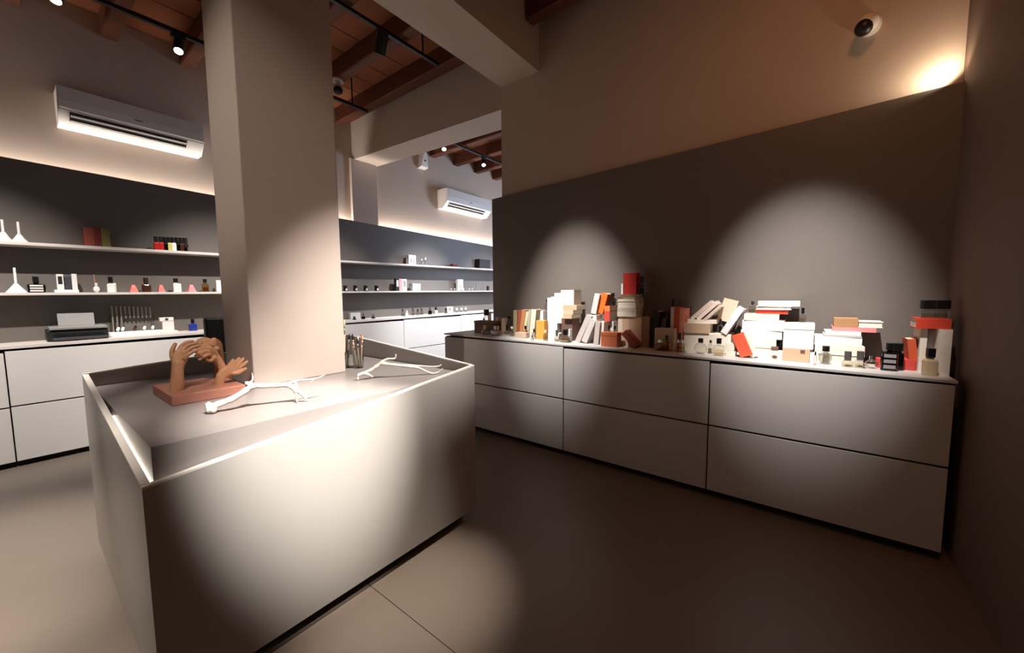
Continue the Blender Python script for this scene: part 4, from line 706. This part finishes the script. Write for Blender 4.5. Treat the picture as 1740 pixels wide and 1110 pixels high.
carved('arching_hand', [
    ([(.640, 2.425, .925), (.646, 2.425, .99), (.647, 2.422, 1.045), (.640, 2.418, 1.085)], [(.024, .021), (.022, .02), (.019, .017), (.023, .015)], (0, 1, 0)),
    ([(.640, 2.418, 1.085), (.630, 2.412, 1.108), (.612, 2.405, 1.126)], [(.025, .015), (.029, .014), (.026, .013)], (0, 1, 0)),
    ([(.618, 2.425, 1.125), (.602, 2.425, 1.138), (.582, 2.42, 1.141), (.562, 2.412, 1.137)], [.0095, .009, .0085, .007]),
    ([(.614, 2.41, 1.125), (.596, 2.408, 1.138), (.574, 2.402, 1.139), (.552, 2.394, 1.132)], [.010, .0095, .009, .0075]),
    ([(.610, 2.395, 1.12), (.592, 2.390, 1.130), (.572, 2.384, 1.130), (.552, 2.376, 1.122)], [.010, .0095, .009, .0075]),
    ([(.608, 2.382, 1.11), (.592, 2.374, 1.118), (.576, 2.368, 1.116), (.560, 2.362, 1.108)], [.009, .0085, .008, .007]),
    ([(.630, 2.39, 1.09), (.616, 2.375, 1.088), (.602, 2.366, 1.086), (.590, 2.360, 1.090)], [.011, .010, .009, .0075])],
    'rear hand arching over from the right behind the others')
carved('open_hand', [
    ([(.578, 2.20, .925), (.580, 2.20, .955), (.588, 2.20, .980)], [(.022, .018), (.020, .017), (.021, .016)], (0, 1, 0)),
    ([(.588, 2.20, .978), (.608, 2.20, .994), (.634, 2.198, 1.002), (.652, 2.196, 1.006)], [(.022, .015), (.028, .015), (.030, .014), (.024, .012)], (0, 1, 0)),
    ([(.600, 2.196, .998), (.616, 2.196, 1.017), (.629, 2.196, 1.034), (.639, 2.196, 1.048)], [.0095, .0088, .008, .0065]),
    ([(.622, 2.194, 1.008), (.638, 2.192, 1.024), (.651, 2.190, 1.040), (.662, 2.190, 1.054)], [.0095, .0088, .008, .0065]),
    ([(.640, 2.194, 1.008), (.656, 2.190, 1.022), (.668, 2.188, 1.037), (.679, 2.188, 1.050)], [.0095, .0088, .008, .0065]),
    ([(.652, 2.194, 1.002), (.668, 2.188, 1.012), (.682, 2.186, 1.024), (.695, 2.186, 1.034)], [.009, .0083, .0075, .006]),
    ([(.625, 2.196, .985), (.648, 2.188, .982), (.668, 2.184, .990), (.684, 2.182, 1.000)], [.011, .010, .009, .007])],
    'open hand at the right corner with spread fingers')

# ================================================================ driftwood branches
def branch(label, chains, cat='branch'):
    o0 = Vector(chains[0][0][0]); bm = bm_new()
    for pts, rad in chains:
        P = smoothpts([Vector(p)-o0 for p in pts], 4); R = lerplist(rad, len(P))
        R = [r*(1+.10*math.sin(i*1.7)+.06*random.uniform(-1, 1)) for i, r in enumerate(R)]
        tube(bm, P, R, 9)
    o = link('driftwood_branch', bm, DRIFT, smooth=True, loc=o0)
    md = o.modifiers.new('r', 'REMESH'); md.mode = 'VOXEL'; md.voxel_size = .0025; md.use_smooth_shade = True
    tag(o, label, cat, 'driftwood on the island')
    return o
branch('bleached white driftwood branch arching beside the carved hands', [
    ([(.454, 1.845, .914), (.471, 1.837, .926), (.514, 1.818, .941), (.557, 1.798, .969), (.581, 1.787, .987), (.618, 1.771, .983), (.665, 1.75, .979), (.693, 1.737, .977), (.715, 1.727, .958), (.737, 1.717, .934), (.761, 1.706, .8965)], [.019, .013, .0125, .0125, .013, .010, .0105, .011, .009, .007, .003]),
    ([(.441, 1.85, .938), (.447, 1.847, .928), (.455, 1.843, .912)], [.008, .013, .017]),
    ([(.462, 1.825, .906), (.452, 1.842, .912), (.447, 1.858, .912)], [.008, .017, .010]),
    ([(.585, 1.786, .986), (.572, 1.792, .997), (.558, 1.797, 1.004)], [.010, .009, .006]),
    ([(.571, 1.792, .997), (.583, 1.787, 1.014), (.581, 1.787, 1.044)], [.006, .004, .002]),
    ([(.690, 1.738, .979), (.712, 1.728, .988), (.737, 1.717, .992), (.79, 1.693, .992), (.826, 1.677, 1.005)], [.007, .006, .0045, .004, .0018]),
    ([(.79, 1.693, .991), (.771, 1.701, .976)], [.004, .002]),
    ([(.715, 1.727, .954), (.722, 1.724, .93), (.722, 1.724, .897)], [.007, .005, .004]),
    ([(.716, 1.726, .99), (.722, 1.724, .975), (.726, 1.722, .958)], [.005, .006, .005]),
    ([(.735, 1.717, .936), (.746, 1.712, .932), (.757, 1.707, .926)], [.004, .0035, .002])])
branch('low white driftwood branch lying toward the right corner of the island', [
    ([(1.121, 1.916, .897), (1.124, 1.914, .921), (1.147, 1.9, .931), (1.168, 1.887, .922), (1.189, 1.876, .906)], [.004, .008, .009, .007, .003]),
    ([(1.128, 1.913, .925), (1.173, 1.884, .943), (1.203, 1.866, .963), (1.235, 1.847, .991), (1.258, 1.833, 1.002), (1.289, 1.814, 1.002), (1.294, 1.81, 1.027)], [.008, .009, .010, .007, .006, .005, .003]),
    ([(1.222, 1.853, .980), (1.234, 1.847, .978), (1.288, 1.814, .965), (1.346, 1.778, .952), (1.399, 1.747, .938), (1.431, 1.727, .918), (1.468, 1.704, .899), (1.497, 1.686, .906), (1.52, 1.672, .927)], [.008, .010, .009, .009, .008, .006, .006, .004, .002]),
    ([(1.288, 1.814, .966), (1.367, 1.766, .955), (1.485, 1.694, .938), (1.513, 1.677, .95)], [.006, .006, .005, .002])])
# glasses of brushes
for (x, y, r, h, lab, sd) in ((1.272, 2.33, .038, .10, 'clear tumbler of brushes half hidden behind the pillar', 1), (1.334, 2.262, .036, .145, 'clear tumbler crammed with pale brushes right of the pillar', 2)):
    t = empty('glass_tumbler', (x, y, .893)); tag(t, lab, 'glass', 'tumblers of brushes on the island')
    bm = bm_new(); lathe(bm, [(r*.86, 0), (r, h), (r*.92, h), (r*.80, .008)], 24); link('glass', bm, GLASSC, t, smooth=False)
def brush(x, y, z0, dx, dy, L, col, label, bristle=True):
    t = empty('paint_brush', (x, y, z0)); tag(t, label, 'brush', 'brushes in the tumblers')
    t.rotation_euler = Vector((dx, dy, 1)).to_track_quat('Z', 'Y').to_euler()
    bm = bm_new(); tube(bm, [(0, 0, 0), (0, 0, L*.35), (0, 0, L*.7)], [.004, .0055, .004], 8); link('handle', bm, cm(col), t, smooth=True)
    bm = bm_new(); tube(bm, [(0, 0, L*.68), (0, 0, L*.82)], [.0055, .006], 8); link('ferrule', bm, STEELM, t, smooth=True)
    bm = bm_new(); tube(bm, [(0, 0, L*.82), (0, 0, L*.92), (0, 0, L)], [.006, .0075, .002], 8); link('bristles', bm, cm('black' if bristle else 'kraft'), t, smooth=True)
brush(1.265, 2.325, .905, -.06, .0, .24, 'pagewhite', 'white handled brush in the half hidden tumbler')
brush(1.280, 2.335, .905, .05, .03, .30, 'kraft', 'long tan brush standing tallest in the half hidden tumbler', False)
brush(1.285, 2.32, .905, .12, -.03, .21, 'darkbrown', 'dark brown brush leaning right in the half hidden tumbler')
for i in range(6):
    a = i*1.05
    brush(1.334+.016*math.cos(a), 2.262+.016*math.sin(a), .905, .10*math.cos(a), .08*math.sin(a), [.17, .19, .21, .16, .18, .20][i], ['cream', 'pinkwhite', 'kraft2', 'cream2', 'kraft3', 'pagewhite'][i], ['cream handled brush at the right of the crammed tumbler', 'pinkish brush at the back of the crammed tumbler', 'tan brush at the left rear of the crammed tumbler', 'ivory brush at the left of the crammed tumbler', 'pale kraft brush at the front of the crammed tumbler', 'white brush at the front right of the crammed tumbler'][i], i % 2 == 0)
t = tag(empty('wooden_spatula', (1.35, 2.262, .92)), 'flat reddish spatula sticking up right of the pale brushes', 'spatula'); t.rotation_euler = (0, .12, .3)
bm = bm_new(); bx(bm, -.011, .011, -.002, .002, .06, .185); link('blade', bm, cm('redbrown'), t, .002)
bm = bm_new(); bx(bm, -.005, .005, -.003, .003, 0, .06); link('handle', bm, cm('redbrown'), t, .001)

# ================================================================ air conditioners
def aircon(label, x0, x1, zb0, zt0):
    t = empty('air_conditioner', ((x0+x1)/2, YA, zb0)); tag(t, label, 'air conditioner', 'wall mounted air conditioners'); w = (x1-x0)/2; h = zt0-zb0; D = -.27
    def prism(name, prof, a, b, m, bev=0):
        bm = bm_new(); va = [bm.verts.new((a, y, z)) for y, z in prof]; vb = [bm.verts.new((b, y, z)) for y, z in prof]; n = len(prof)
        for i in range(n): bm.faces.new((va[i], va[(i+1) % n], vb[(i+1) % n], vb[i]))
        bm.faces.new(va[::-1]); bm.faces.new(vb); return link(name, bm, m, t, bev)
    prism('casing', [(0, 0), (-.135, .0), (-.245, .105), (-.245, h), (0, h)], -w, w, WHITEP, .004)
    prism('front_cover', [(-.246, .112), (-.264, .118), (-.270, h*.6), (-.262, h-.004), (-.246, h-.004)], -w+.004, w-.004, WHITEP, .003)
    S2 = lambda t, o: (-.135-.110*t+o*-.69, .105*t-o*.72)
    prism('outlet_recess', [S2(.34, .001), S2(.34, .004), S2(.93, .004), S2(.93, .001)], -w*.87, w*.72, BLACK)
    for ta, tb in ((.66, .78), (.40, .44)):
        prism('louvre', [S2(ta, .005), S2(ta, .012), S2(tb, .014), S2(tb, .005)], -w*.86, w*.71, WHITEP)
    prism('badge', [(-.265, h*.52), (-.272, h*.52), (-.272, h*.56), (-.265, h*.56)], -.028, .028, STEELM)
    return t
aircon('white split air conditioner high on the wall left of the pillar', .37, 1.39, 2.90, 3.20)
aircon('small white air conditioner high on the wall of the second room', 4.92, 6.15, 2.955, 3.30)

# ================================================================ track lights
def track(label, x0, x1, y, z):
    t = empty('light_track', ((x0+x1)/2, y, z)); tag(t, label, 'track', 'black lighting tracks')
    w = (x1-x0)/2
    bm = bm_new(); bx(bm, -w, w, -.018, .018, 0, .032); link('rail', bm, BLACK, t, .002)
    for k in range(3):
        xx = -w+.2+(2*w-.4)*k/2
        bm = bm_new(); tube(bm, [(xx, 0, .03), (xx, 0, HC-z)], .008, 8); link('hanger', bm, BLACK, t)
    return t
def track_spot(label, x, y, z, tgt, on=True, r=.038, L=.13):
    t = empty('track_spotlight', (x, y, z)); tag(t, label, 'spotlight', 'black track spotlights')
    bm = bm_new(); bx(bm, -.05, .05, -.016, .016, -.03, 0); link('adapter', bm, BLACK, t, .002)
    bm = bm_new(); tube(bm, [(0, 0, -.03), (0, 0, -.075)], .009, 8); link('stem', bm, BLACK, t)
    d = (Vector(tgt)-Vector((x, y, z-.09))).normalized(); q = d.to_track_quat('Z', 'Y').to_matrix().to_4x4(); M = Matrix.Translation((0, 0, -.095)) @ q
    bm = bm_new(); lathe(bm, [(r*.8, -L*.5), (r, -L*.45), (r, L*.5), (r*.86, L*.5), (r*.84, L*.42)], 20, M); link('lamp_head', bm, BLACK, t, smooth=False)
    bm = bm_new(); lathe(bm, [(r*.82, L*.44), (r*.82, L*.505)], 20, M); link('lens', bm, LAMP if on else STEELM, t)
    return t
track('black lighting track along the ceiling before the back wall', -2.6, 2.9, 4.48, 3.66)
track('black lighting track near the big plaster beam', -1.2, 2.95, 3.22, 3.80)
track('black lighting track in the second room', 3.9, 7.0, 4.62, 3.80)
track_spot('lit black spotlight on the track, right of the two by the back wall', 1.06, 4.48, 3.66, (.6, 3.3, 1.2))
track_spot('lit black spotlight on the track, left of the two by the back wall', 0.37, 4.48, 3.685, (-.2, 3.4, 1.2))
track_spot('unlit looking black spotlight seen from behind by the plaster beam', 2.26, 3.22, 3.80, (2.5, 4.6, 1.2), False, .05, .2)
track_spot('lit black spotlight nearer the lintel in the second room', 4.32, 4.62, 3.80, (3.6, 3.6, 1.5))
track_spot('lit black spotlight farther along in the second room', 5.26, 4.62, 3.80, (4.4, 3.6, 1.5))
# cameras
t = empty('security_camera', (XB, -.245, 2.945)); tag(t, 'white dome security camera with dark eye above the dark panel', 'camera')
bm = bm_new(); lathe(bm, [(.055, 0), (.055, .02), (.04, .03)], 20, Matrix.Rotation(-PI/2, 4, 'Y')); link('mount', bm, WHITEP, t)
bm = bm_new(); tube(bm, [(-.03, 0, 0), (-.09, .0, -.01)], .025, 14); link('arm', bm, WHITEP, t, smooth=True)
bm = bm_new(); bmesh.ops.create_uvsphere(bm, u_segments=18, v_segments=12, radius=.052, matrix=Matrix.Translation((-.10, .015, -.03))); link('shell', bm, WHITEP, t, smooth=True)
bm = bm_new(); bmesh.ops.create_uvsphere(bm, u_segments=18, v_segments=12, radius=.044, matrix=Matrix.Translation((-.118, .032, -.052))); link('lens_dome', bm, BLACK, t, smooth=True)
t = empty('security_camera', (2.47, 4.4, 3.85)); tag(t, 'white dome camera under the ceiling peeping past the pillar', 'camera')
bm = bm_new(); lathe(bm, [(.07, -.02), (.07, 0)], 20); link('mount', bm, WHITEP, t)
bm = bm_new(); tube(bm, [(0, 0, -.01), (.02, -.02, -.07)], .03, 12); link('arm', bm, WHITEP, t, smooth=True)
bm = bm_new(); bmesh.ops.create_uvsphere(bm, u_segments=18, v_segments=12, radius=.06, matrix=Matrix.Translation((.0, -.02, -.11))); link('shell', bm, WHITEP, t, smooth=True)
bm = bm_new(); bmesh.ops.create_uvsphere(bm, u_segments=18, v_segments=12, radius=.05, matrix=Matrix.Translation((-.015, -.04, -.135))); link('lens_dome', bm, BLACK, t, smooth=True)
t = empty('motion_detector', (4.55, YA, 3.72)); tag(t, 'white tapered wall detector under the second room spotlight', 'detector')
bm = bm_new(); hexa(bm, [(-.07, -.10, -.12), (.09, -.10, -.12), (.09, 0, -.14), (-.07, 0, -.14), (-.03, -.14, .12), (.03, -.14, .12), (.04, 0, .12), (-.04, 0, .12)]); link('housing', bm, WHITEP, t, .006)
bm = bm_new(); bx(bm, -.012, .012, -.128, -.108, -.03, -.01); link('eye', bm, BLACK, t)
t = empty('corner_uplight', (3.232, YR+.05, 2.40)); tag(t, 'tiny uplight glowing behind the dark panel at the end wall', 'lamp')
bm = bm_new(); lathe(bm, [(.016, -.05), (.016, 0)], 14); link('housing', bm, BLACK, t)
